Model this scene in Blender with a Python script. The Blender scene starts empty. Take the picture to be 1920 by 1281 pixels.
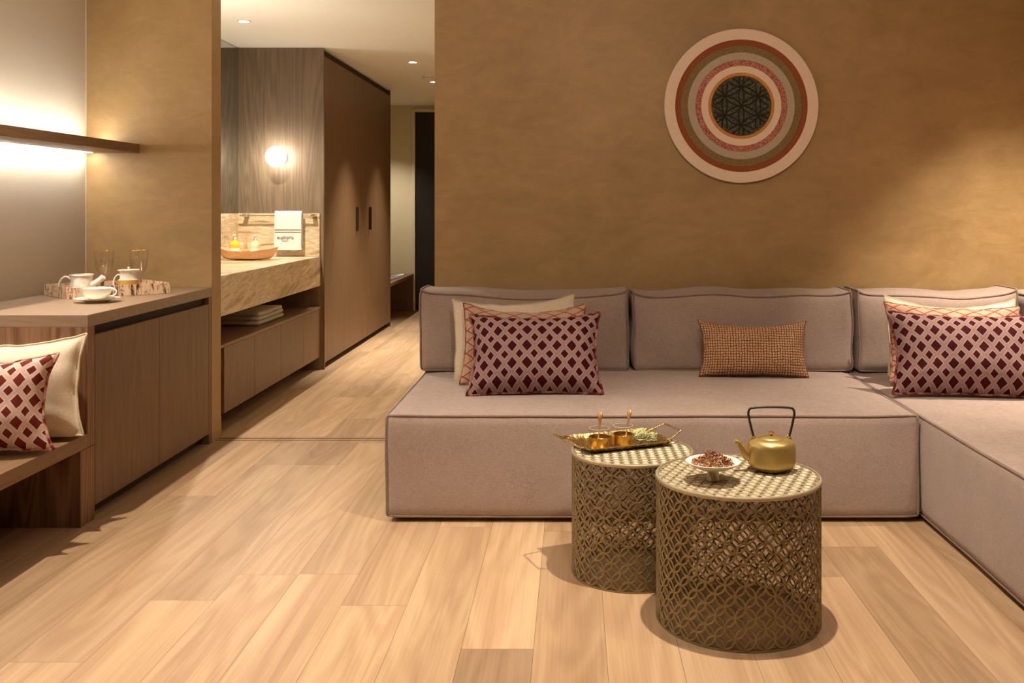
import bpy, bmesh, math, random
from mathutils import Vector, Matrix, noise
PI = math.pi
R_ = math.radians
sc = bpy.context.scene
COL = sc.collection
random.seed(7)

# ------------------------------------------------------------------ camera, world, lights
F = 1850.0                      # focal length in pixels of the 1920 px wide frame
VX, VY = 1075.0, 388.0          # where the line of sight meets the picture (shift lens)
CH = 1.2                        # camera height
cam = bpy.data.cameras.new('camera')
cam.sensor_width = 36.0
cam.lens = F / 1920 * 36
cam.shift_x = (960 - VX) / 1920
cam.shift_y = (VY - 640.5) / 1920
cam.clip_start = 0.05
camo = bpy.data.objects.new('camera', cam)
camo.location = (0, 0, CH)
camo.rotation_euler = (PI / 2, 0, 0)
COL.objects.link(camo)
sc.camera = camo

sc.view_settings.view_transform = 'Standard'
sc.view_settings.look = 'None'
sc.view_settings.gamma = 1
sc.view_settings.exposure = 0.29
sc.cycles.use_denoising = True
sc.cycles.max_bounces = 8
sc.cycles.diffuse_bounces = 5
sc.cycles.glossy_bounces = 4
sc.cycles.transmission_bounces = 16
sc.cycles.transparent_max_bounces = 32
sc.cycles.caustics_reflective = False
sc.cycles.caustics_refractive = False
sc.cycles.sample_clamp_indirect = 4.0

world = bpy.data.worlds.new('world')
sc.world = world
world.use_nodes = True
world.node_tree.nodes['Background'].inputs[0].default_value = (1.0, 0.8, 0.6, 1)
world.node_tree.nodes['Background'].inputs[1].default_value = 0.05

WARM = (1.0, 0.86, 0.70)
COOL = (1.0, 0.91, 0.78)


def spot(name, loc, target, power, size=95, blend=0.6, radius=0.025, color=WARM):
    l = bpy.data.lights.new(name, 'SPOT')
    l.energy = power
    l.spot_size = R_(size)
    l.spot_blend = blend
    l.shadow_soft_size = radius
    l.color = color
    o = bpy.data.objects.new(name, l)
    o.location = loc
    d = Vector(target) - Vector(loc)
    o.rotation_euler = d.to_track_quat('-Z', 'Y').to_euler()
    COL.objects.link(o)
    return o


LH = 2.68
spot('spot_light', (0.48, 2.85, LH), (0.48, 2.88, 0), 240, 94, 1.0, 0.02)            # above the drum tables
spot('spot_light', (-2.09, 3.40, LH), (-2.0, 3.3, 0), 235, 100, 0.8, 0.025)           # above bench and cabinet
spot('spot_light', (2.25, 4.02, LH), (2.20, 4.50, 0), 430, 68, 1.0, 0.025)            # washing the corner of the wall
spot('spot_light', (-0.75, 1.60, LH), (-0.75, 1.8, 0), 72, 85, 1.0, 0.05)            # open floor
spot('spot_light', (0.25, 1.2, LH), (0.3, 4.7, 1.2), 120, 90, 1.0, 0.06)               # front of the sofa
spot('spot_light', (1.75, 2.3, LH), (1.75, 2.9, 0.0), 70, 90, 1.0, 0.04)              # above the chaise
spot('spot_light', (-2.08, 6.23, 2.35), (-2.08, 6.23, 0), 150, 130, 0.7, 0.02, COOL)         # vanity downlight
spot('spot_light', (-2.15, 5.30, 1.45), (-2.05, 5.8, 2.4), 38, 150, 1.0, 0.05, COOL)        # added unseen uplight behind the pillar, only to brighten the hall ceiling
spot('spot_light', (-1.30, 7.99, 2.35), (-1.30, 7.99, 0), 300, 72, 1.0, 0.02, COOL)         # hall downlights
spot('spot_light', (-1.31, 9.25, 2.35), (-1.31, 9.25, 0), 220, 72, 1.0, 0.02, COOL)
spot('spot_light', (-2.1, 10.75, 2.33), (-2.1, 10.9, 0), 80, 90, 0.8, 0.02, COOL)


# ------------------------------------------------------------------ materials
def srgb(r, g, b):
    def c(v):
        v /= 255.0
        return v / 12.92 if v <= 0.04045 else ((v + 0.055) / 1.055) ** 2.4
    return (c(r), c(g), c(b), 1)


class NT:
    def __init__(s, name):
        s.m = bpy.data.materials.new(name)
        s.m.use_nodes = True
        s.t = s.m.node_tree
        s.b = s.t.nodes['Principled BSDF']
        s.out = s.t.nodes['Material Output']

    def n(s, typ, **kw):
        x = s.t.nodes.new('ShaderNode' + typ)
        for k, v in kw.items():
            setattr(x, k, v)
        return x

    def l(s, a, b):
        s.t.links.new(a, b)

    def val(s, v, sock):
        if isinstance(v, (int, float, tuple)):
            sock.default_value = v
        else:
            s.l(v, sock)

    def math(s, op, a, b=0.0, c=0.0):
        x = s.n('Math', operation=op)
        s.val(a, x.inputs[0])
        s.val(b, x.inputs[1])
        s.val(c, x.inputs[2])
        return x.outputs[0]

    def mix(s, f, a, b, mode='MIX'):
        x = s.n('Mix', data_type='RGBA', blend_type=mode)
        s.val(f, x.inputs[0])
        s.val(a, x.inputs[6])
        s.val(b, x.inputs[7])
        return x.outputs[2]

    def coord(s, kind='Object', scale=(1, 1, 1), rot=(0, 0, 0), loc=(0, 0, 0)):
        tc = s.n('TexCoord')
        mp = s.n('Mapping')
        mp.inputs['Scale'].default_value = scale
        mp.inputs['Rotation'].default_value = rot
        mp.inputs['Location'].default_value = loc
        s.l(tc.outputs[kind], mp.inputs[0])
        return mp.outputs[0]

    def noise(s, vec, scale=5, detail=3, rough=0.5, dist=0.0):
        x = s.n('TexNoise')
        s.l(vec, x.inputs['Vector'])
        x.inputs['Scale'].default_value = scale
        x.inputs['Detail'].default_value = detail
        x.inputs['Roughness'].default_value = rough
        x.inputs['Distortion'].default_value = dist
        return x.outputs[0]

    def ramp(s, f, stops):
        x = s.n('ValToRGB')
        e = x.color_ramp.elements
        while len(e) < len(stops):
            e.new(0.5)
        for i, (p, c) in enumerate(stops):
            e[i].position = p
            e[i].color = c
        s.val(f, x.inputs[0])
        return x.outputs[0]

    def maprange(s, v, a, b, c, d):
        x = s.n('MapRange')
        s.val(v, x.inputs[0])
        for i, q in enumerate((a, b, c, d)):
            x.inputs[i + 1].default_value = q
        return x.outputs[0]

    def bump(s, h, strength=0.3, dist=0.01):
        x = s.n('Bump')
        x.inputs['Strength'].default_value = strength
        x.inputs['Distance'].default_value = dist
        s.l(h, x.inputs['Height'])
        s.l(x.outputs[0], s.b.inputs['Normal'])

    def set(s, color=None, rough=None, metal=None, spec=None, **kw):
        if color is not None:
            s.val(color, s.b.inputs['Base Color'])
        if rough is not None:
            s.val(rough, s.b.inputs['Roughness'])
        if metal is not None:
            s.b.inputs['Metallic'].default_value = metal
        if spec is not None:
            s.b.inputs['Specular IOR Level'].default_value = spec
        for k, v in kw.items():
            s.b.inputs[k.replace('_', ' ')].default_value = v
        return s.m


def m_plain(name, col, rough=0.5, metal=0.0, spec=0.5, mottle=0.0, **kw):
    t = NT(name)
    c = srgb(*col)
    if mottle:
        f = t.noise(t.coord(), 9, 3)
        d = tuple(max(0, x * (1 - mottle)) for x in c[:3]) + (1,)
        c = t.mix(f, c, d)
    return t.set(c, rough, metal, spec, **kw)


def m_wood(name, light, dark, axis='Z', rough=0.45, scale=1.0, contrast=1.0, spec=0.4, fig=0.5):
    t = NT(name)
    s = {'X': (0.5, 18, 18), 'Y': (18, 0.5, 18), 'Z': (18, 18, 0.5)}[axis]
    v = t.coord(scale=tuple(q * scale for q in s))
    fine = t.noise(v, 9, 5, 0.65, 0.3)
    s2 = {'X': (0.12, 1.6, 1.6), 'Y': (1.6, 0.12, 1.6), 'Z': (1.6, 1.6, 0.14)}[axis]
    v2 = t.coord(scale=tuple(q * scale for q in s2))
    big = t.noise(v2, 2.5, 2, 0.5, 0.6)
    w = t.math('SINE', t.math('MULTIPLY', big, 130.0))
    w = t.maprange(w, -1, 1, 0, 1)
    f = t.math('ADD', t.math('MULTIPLY', fine, 1 - fig * 0.4), t.math('MULTIPLY', w, fig * 0.4))
    f = t.maprange(f, 0.5 - 0.32 / contrast, 0.5 + 0.32 / contrast, 0, 1)
    c = t.ramp(f, [(0, srgb(*dark)), (1, srgb(*light))])
    t.bump(fine, 0.08, 0.002)
    return t.set(c, rough, 0, spec)


def m_plaster(name, a, b, rough=0.42, spec=0.5, bump=0.10):
    t = NT(name)
    v = t.coord(scale=(1, 1, 1))
    n1 = t.noise(v, 1.8, 6, 0.6, 0.9)
    n2 = t.noise(t.coord(scale=(1.0, 1, 2.2), rot=(0.3, 0.7, 0.2)), 4.5, 7, 0.7, 1.5)
    f = t.math('ADD', t.math('MULTIPLY', n1, 0.55), t.math('MULTIPLY', n2, 0.45))
    f = t.maprange(f, 0.36, 0.66, 0, 1)
    c = t.mix(f, srgb(*a), srgb(*b))
    r = t.maprange(n2, 0.35, 0.7, rough - 0.07, rough + 0.12)
    t.bump(n2, bump, 0.01)
    return t.set(c, r, 0.0, spec)


def m_linen(name, a, b, scale=1.0, bump=0.25, rough=0.9, sheen=0.25):
    t = NT(name)
    v = t.coord()
    n1 = t.noise(v, 260 * scale, 3, 0.7)
    n3 = t.noise(t.coord(scale=(1, 1, 14)), 45 * scale, 3, 0.6)
    n4 = t.noise(t.coord(scale=(14, 14, 1)), 45 * scale, 3, 0.6)
    n2 = t.noise(v, 5, 3, 0.6)
    f = t.math('ADD', t.math('MULTIPLY', n1, 0.4), t.math('ADD', t.math('MULTIPLY', n3, 0.25), t.math('ADD', t.math('MULTIPLY', n4, 0.2), t.math('MULTIPLY', n2, 0.15))))
    f = t.maprange(f, 0.38, 0.62, 0, 1)
    c = t.mix(f, srgb(*a), srgb(*b))
    t.bump(n1, bump, 0.002)
    t.b.inputs['Sheen Weight'].default_value = sheen
    t.b.inputs['Sheen Roughness'].default_value = 0.5
    return t.set(c, rough, 0, 0.2)


def uvxy(t):
    tc = t.n('TexCoord')
    sx = t.n('SeparateXYZ')
    t.l(tc.outputs['UV'], sx.inputs[0])
    return sx.outputs[0], sx.outputs[1], tc.outputs['UV']


def m_diamond(name, ground, velvet, edge):
    t = NT(name)
    x, y, uv = uvxy(t)
    nn = t.n('TexNoise')
    t.l(uv, nn.inputs['Vector'])
    nn.inputs['Scale'].default_value = 14
    wob = t.math('MULTIPLY', t.math('SUBTRACT', nn.outputs[0], 0.5), 0.012)
    X = t.math('MULTIPLY', t.math('ADD', x, wob), 1 / 0.063)
    Y = t.math('MULTIPLY', t.math('SUBTRACT', y, wob), 1 / 0.073)
    a = t.math('ADD', X, Y)
    b = t.math('SUBTRACT', X, Y)
    fa = t.math('ABSOLUTE', t.math('SUBTRACT', t.math('FRACT', t.math('ADD', a, 50.0)), 0.5))
    fb = t.math('ABSOLUTE', t.math('SUBTRACT', t.math('FRACT', t.math('ADD', b, 50.0)), 0.5))
    d = t.math('MAXIMUM', fa, fb)
    par = t.math('MODULO', t.math('ADD', t.math('SUBTRACT', t.math('FLOOR', t.math('ADD', a, 50.0)), t.math('FLOOR', t.math('ADD', b, 50.0))), 100.0), 2.0)
    size = t.math('SUBTRACT', 0.345, t.math('MULTIPLY', par, 0.085))
    inside = t.maprange(t.math('SUBTRACT', size, d), -0.012, 0.012, 0, 1)
    halo = t.maprange(t.math('SUBTRACT', t.math('ADD', size, 0.07), d), -0.02, 0.02, 0, 1)
    v = t.coord()
    n = t.noise(v, 120, 3)
    n2 = t.noise(v, 18, 3)
    g = t.mix(n, srgb(*ground), srgb(*[int(q * 0.84) for q in ground]))
    g = t.mix(t.math('MULTIPLY', halo, 0.45), g, srgb(*edge))
    vel = t.mix(n2, srgb(*velvet), srgb(*[int(q * 0.6) for q in velvet]))
    c = t.mix(inside, g, vel)
    h = t.math('ADD', inside, t.math('MULTIPLY', n, 0.15))
    t.bump(h, 0.5, 0.004)
    return t.set(c, 0.8, 0, 0.12)


def m_lattice(name, ground, line):
    t = NT(name)
    x, y, uv = uvxy(t)
    X = t.math('MULTIPLY', x, 1 / 0.09)
    Y = t.math('MULTIPLY', y, 1 / 0.052)
    a = t.math('ADD', t.math('ADD', X, Y), 50.0)
    b = t.math('ADD', t.math('SUBTRACT', X, Y), 50.0)
    fa = t.math('ABSOLUTE', t.math('SUBTRACT', t.math('FRACT', a), 0.5))
    fb = t.math('ABSOLUTE', t.math('SUBTRACT', t.math('FRACT', b), 0.5))
    d = t.math('MAXIMUM', fa, fb)
    ln = t.maprange(d, 0.43, 0.45, 0, 1)
    n = t.noise(t.coord(), 150, 3)
    g = t.mix(n, srgb(*ground), srgb(*[int(q * 0.82) for q in ground]))
    c = t.mix(ln, g, srgb(*line))
    t.bump(ln, 0.35, 0.003)
    return t.set(c, 0.8, 0, 0.2)


def m_gridweave(name, cell, line):
    t = NT(name)
    x, y, uv = uvxy(t)
    nn = t.n('TexNoise')
    t.l(uv, nn.inputs['Vector'])
    nn.inputs['Scale'].default_value = 40
    nn.inputs['Detail'].default_value = 3
    sp = t.n('SeparateXYZ')
    t.l(nn.outputs['Color'], sp.inputs[0])
    xx = t.math('ADD', x, t.math('MULTIPLY', t.math('SUBTRACT', sp.outputs[0], 0.5), 0.012))
    yy = t.math('ADD', y, t.math('MULTIPLY', t.math('SUBTRACT', sp.outputs[1], 0.5), 0.012))
    fa = t.math('ABSOLUTE', t.math('SUBTRACT', t.math('FRACT', t.math('MULTIPLY', t.math('ADD', xx, 5.0), 1 / 0.0125)), 0.5))
    fb = t.math('ABSOLUTE', t.math('SUBTRACT', t.math('FRACT', t.math('MULTIPLY', t.math('ADD', yy, 5.0), 1 / 0.0120)), 0.5))
    d = t.math('MAXIMUM', fa, fb)
    ln = t.maprange(d, 0.30, 0.40, 0, 1)
    n = t.noise(t.coord(), 60, 3)
    g = t.mix(n, srgb(*cell), srgb(*[int(q * 0.75) for q in cell]))
    c = t.mix(ln, g, srgb(*line))
    t.bump(t.math('SUBTRACT', 1.0, ln), 0.6, 0.003)
    return t.set(c, 0.8, 0, 0.2)


def m_floor():
    t = NT('oak_planks')
    at = t.n('Attribute', attribute_name='tone')
    sd = t.n('Attribute', attribute_name='seed')
    cx = t.n('CombineXYZ')
    t.l(sd.outputs['Fac'], cx.inputs[0])
    t.l(t.math('MULTIPLY', sd.outputs['Fac'], 3.7), cx.inputs[1])
    tc = t.n('TexCoord')
    add = t.n('VectorMath', operation='ADD')
    t.l(tc.outputs['Object'], add.inputs[0])
    t.l(cx.outputs[0], add.inputs[1])

    def mp(scale):
        m = t.n('Mapping')
        m.inputs['Scale'].default_value = scale
        t.l(add.outputs[0], m.inputs[0])
        return m.outputs[0]
    fine = t.noise(mp((16, 0.22, 1)), 9, 4, 0.6, 0.15)
    big = t.noise(mp((2.6, 0.28, 1)), 1.6, 2, 0.5, 0.8)
    w = t.maprange(t.math('SINE', t.math('MULTIPLY', big, 60.0)), -1, 1, 0, 1)
    f = t.math('ADD', t.math('MULTIPLY', fine, 0.38), t.math('MULTIPLY', w, 0.12))
    f = t.math('ADD', f, t.math('MULTIPLY', t.noise(mp((5, 0.12, 1)), 1.5, 2), 0.68))
    f = t.maprange(f, 0.36, 0.84, 0, 1)
    c = t.ramp(f, [(0, srgb(166, 133, 102)), (0.5, srgb(189, 157, 124)), (1, srgb(210, 181, 146))])
    k = t.maprange(at.outputs['Fac'], 0, 1, 0.66, 1.06)
    kk = t.n('CombineXYZ')
    t.l(k, kk.inputs[0])
    t.l(t.math('MULTIPLY', k, 0.985), kk.inputs[1])
    t.l(t.math('MULTIPLY', k, 0.95), kk.inputs[2])
    c = t.mix(1.0, c, kk.outputs[0], 'MULTIPLY')
    t.bump(fine, 0.06, 0.002)
    return t.set(c, 0.42, 0, 0.35)


def m_marble(name, rot, scale):
    """veins run along the stretched axis of the (first rotated, then scaled) space"""
    t = NT(name)
    tc = t.n('TexCoord')

    def mp(k):
        m = t.n('Mapping', vector_type='TEXTURE')
        m.inputs['Rotation'].default_value = rot
        m.inputs['Scale'].default_value = tuple(q * k for q in scale)
        t.l(tc.outputs['Object'], m.inputs[0])
        return m.outputs[0]
    n = t.noise(mp(1), 1.5, 6, 0.6, 0.35)
    n2 = t.noise(mp(0.35), 1.5, 5, 0.65, 0.2)
    f = t.math('ADD', t.math('MULTIPLY', n, 0.6), t.math('MULTIPLY', n2, 0.4))
    c = t.ramp(f, [(0.38, srgb(146, 116, 80)), (0.45, srgb(190, 164, 128)), (0.50, srgb(218, 198, 166)), (0.53, srgb(184, 156, 118)), (0.59, srgb(230, 214, 188))])
    return t.set(c, 0.28, 0, 0.5)


def m_mesh(name, col):
    """fine woven metal gauze: small round holes in a metal sheet"""
    t = NT(name)
    x, y, uv = uvxy(t)
    p = 1 / 0.0042
    a = t.math('ABSOLUTE', t.math('SUBTRACT', t.math('FRACT', t.math('MULTIPLY', t.math('ADD', x, y), p)), 0.5))
    b = t.math('ABSOLUTE', t.math('SUBTRACT', t.math('FRACT', t.math('ADD', t.math('MULTIPLY', t.math('SUBTRACT', x, y), p), 500.0)), 0.5))
    hole = t.maprange(t.math('MAXIMUM', a, b), 0.395, 0.42, 0, 1)
    t.set(srgb(*col), 0.45, 0.7)
    tr = t.n('BsdfTransparent')
    mx = t.n('MixShader')
    t.l(hole, mx.inputs[0])
    t.l(tr.outputs[0], mx.inputs[1])
    t.l(t.b.outputs[0], mx.inputs[2])
    t.l(mx.outputs[0], t.out.inputs[0])
    return t.m


def m_metal(name, col, rough=0.35, metal=1.0, var=0.25, bump=0.0, scale=30):
    t = NT(name)
    v = t.coord()
    n = t.noise(v, scale, 3)
    c = t.mix(n, srgb(*col), tuple(q * (1 - var) for q in srgb(*col)[:3]) + (1,))
    if bump:
        t.bump(n, bump, 0.004)
    return t.set(c, t.maprange(n, 0.3, 0.7, rough - 0.06, rough + 0.08), metal)


def m_glass(name, col=(255, 255, 255), edge=0.55, base=0.05, rough=0.02):
    """thin clear glass: mostly see-through, reflecting more towards its edges"""
    t = NT(name)
    t.t.nodes.remove(t.b)
    tr = t.n('BsdfTransparent')
    tr.inputs[0].default_value = srgb(*col)
    gl = t.n('BsdfGlossy')
    gl.inputs['Roughness'].default_value = rough
    lw = t.n('LayerWeight')
    lw.inputs['Blend'].default_value = 0.35
    f = t.maprange(t.math('POWER', lw.outputs['Facing'], 2.0), 0, 1, base, edge)
    mx = t.n('MixShader')
    t.l(f, mx.inputs[0])
    t.l(tr.outputs[0], mx.inputs[1])
    t.l(gl.outputs[0], mx.inputs[2])
    t.l(mx.outputs[0], t.out.inputs[0])
    return t.m


def m_emit(name, col, strength):
    t = NT(name)
    t.set((0.8, 0.8, 0.8, 1), 0.4)
    t.b.inputs['Emission Color'].default_value = col
    t.b.inputs['Emission Strength'].default_value = strength
    return t.m


def m_felt(name, a, b, scale=220):
    t = NT(name)
    n = t.noise(t.coord(), scale, 2, 0.6)
    c = t.mix(t.maprange(n, 0.4, 0.6, 0, 1), srgb(*a), srgb(*b))
    t.bump(n, 0.3, 0.002)
    return t.set(c, 0.95, 0, 0.15)


def m_towel(name, col):
    t = NT(name)
    n = t.noise(t.coord(), 350, 2, 0.7)
    c = t.mix(n, srgb(*col), srgb(*[int(q * 0.88) for q in col]))
    t.bump(n, 0.6, 0.003)
    t.b.inputs['Sheen Weight'].default_value = 0.3
    return t.set(c, 0.95, 0, 0.1)


def m_bark(name):
    """printed bark pattern of the tea tray"""
    t = NT(name)
    v = t.coord(scale=(30, 30, 6))
    n = t.noise(v, 1.6, 5, 0.7, 0.8)
    n2 = t.noise(t.coord(scale=(8, 8, 30)), 1.4, 4, 0.7, 1.0)
    f = t.math('MINIMUM', n, t.math('ADD', n2, 0.06))
    c = t.ramp(f, [(0.36, srgb(66, 42, 40)), (0.43, srgb(150, 112, 92)), (0.47, srgb(226, 198, 166)), (0.7, srgb(238, 214, 184))])
    return t.set(c, 0.4, 0, 0.4)


M = {}
M['floor'] = m_floor()
M['gap'] = m_plain('floor_gap', (70, 48, 32), 0.8)
M['olive'] = m_plaster('ochre_plaster', (152, 122, 78), (180, 148, 100), 0.53, 0.5)
M['grey_wall'] = m_plain('taupe_paint', (206, 196, 178), 0.5, mottle=0.05)
M['cream_wall'] = m_plain('cream_paint', (205, 192, 160), 0.7, mottle=0.04)
M['ceiling'] = m_plain('ceiling_paint', (238, 234, 222), 0.85)
M['walnut'] = m_wood('walnut_vertical', (130, 99, 68), (94, 68, 44), 'Z', fig=0.4)
M['walnut_h'] = m_wood('walnut_along_depth', (140, 110, 80), (104, 78, 54), 'Y', fig=0.35)
M['walnut_x'] = m_wood('walnut_across', (146, 108, 80), (98, 68, 48), 'X', fig=0.45)
M['walnut_end'] = m_wood('walnut_end_panel', (150, 112, 84), (92, 62, 42), 'Z', contrast=1.3, fig=0.7)
M['walnut_top'] = m_wood('walnut_worktop', (158, 134, 110), (128, 104, 82), 'X', rough=0.38, fig=0.3)
M['walnut_grey'] = m_wood('smoked_walnut_panel', (132, 112, 88), (92, 75, 58), 'Z', contrast=1.1, fig=0.5)
M['dark_in'] = m_plain('dark_recess', (52, 38, 27), 0.7)
M['marble'] = m_marble('travertine_apron', (0.16, 0, 0), (1.2, 1.2, 0.16))
M['marble_h'] = m_marble('travertine_splash', (0, 0, 0), (0.8, 0.8, 0.09))
M['linen'] = m_linen('mauve_linen', (174, 154, 142), (138, 118, 107))
M['pipe'] = m_linen('linen_piping', (144, 122, 108), (112, 92, 82))
M['velvet'] = m_diamond('burgundy_diamond_velvet', (148, 116, 110), (66, 8, 12), (184, 152, 144))
M['velvet2'] = m_diamond('rust_diamond_velvet', (216, 182, 168), (124, 44, 32), (236, 214, 204))
M['lattice'] = m_lattice('red_lattice_weave', (192, 164, 136), (160, 52, 40))
M['grid'] = m_gridweave('rust_grid_weave', (212, 176, 134), (118, 62, 38))
M['cream_fab'] = m_linen('cream_cotton', (222, 208, 186), (200, 184, 156), 0.7, 0.3)
M['cream_pipe'] = m_linen('cream_binding', (214, 196, 164), (186, 164, 130), 0.7)
M['red_pipe'] = m_felt('burgundy_and_rose_edge', (84, 18, 20), (150, 108, 98), 28)
M['lattice_pipe'] = m_felt('red_and_beige_edge', (120, 50, 40), (170, 128, 104), 30)
M['rose_pipe'] = m_felt('rust_and_pink_edge', (120, 42, 32), (214, 172, 158), 24)
M['brass_d'] = m_metal('antique_brass', (164, 144, 102), 0.42, 0.65, 0.4)
M['brass_top'] = m_metal('champagne_brass_top', (172, 156, 126), 0.48, 0.5, 0.15, scale=60)
M['brass_line'] = m_metal('champagne_brass_pattern', (190, 174, 142), 0.45, 0.5, 0.1, scale=60)
M['gauze'] = m_mesh('brass_gauze', (140, 116, 80))
M['gold'] = m_metal('gold_hammered', (214, 186, 122), 0.28, 1.0, 0.2, bump=0.5, scale=130)
M['gold_s'] = m_metal('satin_gold', (198, 172, 108), 0.4, 0.8, 0.06, scale=8)
M['gold_p'] = m_metal('polished_gold', (224, 180, 98), 0.22, 1.0, 0.1)
M['spoon'] = m_metal('copper_gold', (214, 158, 96), 0.35, 0.8, 0.15)
M['black_metal'] = m_plain('black_iron', (52, 48, 42), 0.4, 0.3, mottle=0.2)
M['glass'] = m_glass('clear_glass', edge=0.45)
M['water'] = m_glass('water', (250, 250, 246), 0.12, 0.03)
M['rim_highlight'] = m_plain('painted_rim_highlight', (236, 228, 210), 0.15)  # pale half-clear colour, paints the bright highlight along glass edges
M['rim_highlight'].node_tree.nodes['Principled BSDF'].inputs['Alpha'].default_value = 0.55
M['porcelain'] = m_plain('white_porcelain', (242, 236, 224), 0.18, mottle=0.03)
M['speckle'] = m_felt('speckled_porcelain', (242, 236, 224), (226, 210, 190), 40)
M['gold_band'] = m_plain('ochre_glaze', (222, 178, 92), 0.3, 0.3, mottle=0.15)
M['bark'] = m_bark('bark_print')
M['tray_in'] = m_plain('tray_lining', (226, 190, 156), 0.5, mottle=0.15)
M['towel'] = m_towel('white_terry', (240, 236, 226))
M['towel_b'] = m_towel('beige_terry', (196, 180, 158))
M['stripe'] = m_plain('grey_stripe', (112, 96, 84), 0.9)
M['chrome'] = m_plain('chrome', (200, 198, 190), 0.15, 1.0)
M['bowl_wood'] = m_wood('root_wood', (238, 200, 156), (200, 148, 102), 'X', rough=0.4, scale=2.5, fig=0.5)
M['mirror'] = m_plain('mirror_silver', (205, 210, 205), 0.02, 1.0)
M['black_door'] = m_wood('black_stained_door', (32, 26, 21), (22, 18, 15), 'Z', rough=0.5)
M['handle'] = m_plain('bronze_pull', (62, 36, 22), 0.45, 0.4)
M['metal_trim'] = m_plain('bronze_trim', (120, 90, 52), 0.4, 0.4, mottle=0.1)
M['globe'] = m_emit('opal_glow', (1.0, 0.94, 0.84, 1), 24)
M['led'] = m_emit('led_strip_glow', (1.0, 0.94, 0.85, 1), 85)
M['lamp'] = m_emit('downlight_glow', (1.0, 0.9, 0.75, 1), 30)
M['white_plastic'] = m_plain('white_plastic', (226, 220, 204), 0.4)
M['bottle_y'] = m_plain('yellow_soap', (232, 196, 60), 0.15, 0, 0.6)
M['bottle_w'] = m_plain('pale_lotion', (226, 226, 176), 0.15, 0, 0.6)
M['label'] = m_plain('white_label', (238, 232, 220), 0.5)
M['reed'] = m_plain('reed', (206, 170, 120), 0.8, mottle=0.2)
M['amber'] = m_plain('amber_oil', (222, 160, 84), 0.2)
M['leaf'] = m_plain('pale_green_leaf', (218, 218, 158), 0.6, mottle=0.3)
M['stem_metal'] = m_metal('brushed_pewter', (176, 160, 132), 0.3, 0.9, 0.15)
M['petal'] = [m_plain('dried_petal', c, 0.6, mottle=0.3) for c in ((206, 138, 84), (176, 108, 70), (104, 64, 58), (230, 184, 130), (216, 168, 138), (146, 98, 62))]
M['felt'] = {
    'cream': m_felt('cream_felt', (242, 220, 196), (234, 210, 184)),
    'brick': m_felt('brick_felt', (158, 88, 56), (142, 74, 46)),
    'olive': m_felt('olive_felt', (148, 124, 86), (120, 98, 64)),
    'grey': m_felt('grey_felt', (192, 178, 156), (178, 164, 142)),
    'pink': m_felt('pink_speckle_felt', (208, 146, 126), (138, 70, 62)),
    'orange': m_felt('orange_felt', (214, 146, 82), (198, 130, 68)),
    'dark': m_felt('charcoal_felt', (104, 100, 84), (62, 62, 52), 120),
    'black': m_felt('black_felt', (56, 52, 44), (42, 40, 34), 120),
}

# ------------------------------------------------------------------ object helpers
ROOT = {}


def empty(name, label, cat, loc, rz=0.0, group=None, rx=0.0, ry=0.0):
    o = bpy.data.objects.new(name, None)
    o.empty_display_size = 0.05
    o.location = loc
    o.rotation_euler = (rx, ry, rz)
    COL.objects.link(o)
    o['label'] = label
    o['category'] = cat
    if group:
        o['group'] = group
    ROOT[o.name] = Matrix.LocRotScale(Vector(loc), o.rotation_euler, None)
    return o


def tag(o, label, cat, group=None, kind=None):
    o['label'] = label
    o['category'] = cat
    if group:
        o['group'] = group
    if kind:
        o['kind'] = kind
    return o


def obj(name, bm, mat, parent=None, world=False, smooth=40, label=None, recalc=True):
    """one mesh object; under a thing the vertices are local to it (or world coordinates with world=True)"""
    if recalc:
        bmesh.ops.recalc_face_normals(bm, faces=bm.faces)
    if parent is not None and world:
        bm.transform(ROOT[parent.name].inverted())
    loc = None
    if parent is None:
        xs = [v.co for v in bm.verts]
        mn = [min(c[i] for c in xs) for i in range(3)]
        mx = [max(c[i] for c in xs) for i in range(3)]
        loc = Vector(((mn[0] + mx[0]) / 2, (mn[1] + mx[1]) / 2, mn[2]))
        bm.transform(Matrix.Translation(-loc))
    me = bpy.data.meshes.new(name)
    bm.to_mesh(me)
    bm.free()
    for m in (mat if isinstance(mat, (list, tuple)) else [mat]):
        me.materials.append(m)
    if smooth:
        me.shade_smooth()
        if smooth < 180:
            me.set_sharp_from_angle(angle=R_(smooth))
    o = bpy.data.objects.new(name, me)
    COL.objects.link(o)
    if parent is not None:
        o.parent = parent
        ROOT[o.name] = ROOT[parent.name]
    else:
        o.location = loc
        ROOT[o.name] = Matrix.Translation(loc)
    if label:
        o['label'] = label
    return o


def NB():
    return bmesh.new()


def bx(bm, x0, x1, y0, y1, z0, z1, bev=0.0, seg=1):
    r = bmesh.ops.create_cube(bm, size=1.0)
    vs = r['verts']
    for v in vs:
        v.co = Vector((x0 + (v.co.x + .5) * (x1 - x0), y0 + (v.co.y + .5) * (y1 - y0), z0 + (v.co.z + .5) * (z1 - z0)))
    if bev:
        es = list({e for v in vs for e in v.link_edges})
        bmesh.ops.bevel(bm, geom=es, offset=bev, segments=seg, affect='EDGES', profile=0.5)
    return bm


def box(*a, **k):
    return bx(NB(), *a, **k)


def struct(name, bm, mat, smooth=0):
    o = obj(name, bm, mat, smooth=smooth)
    o['kind'] = 'structure'
    return o


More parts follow.
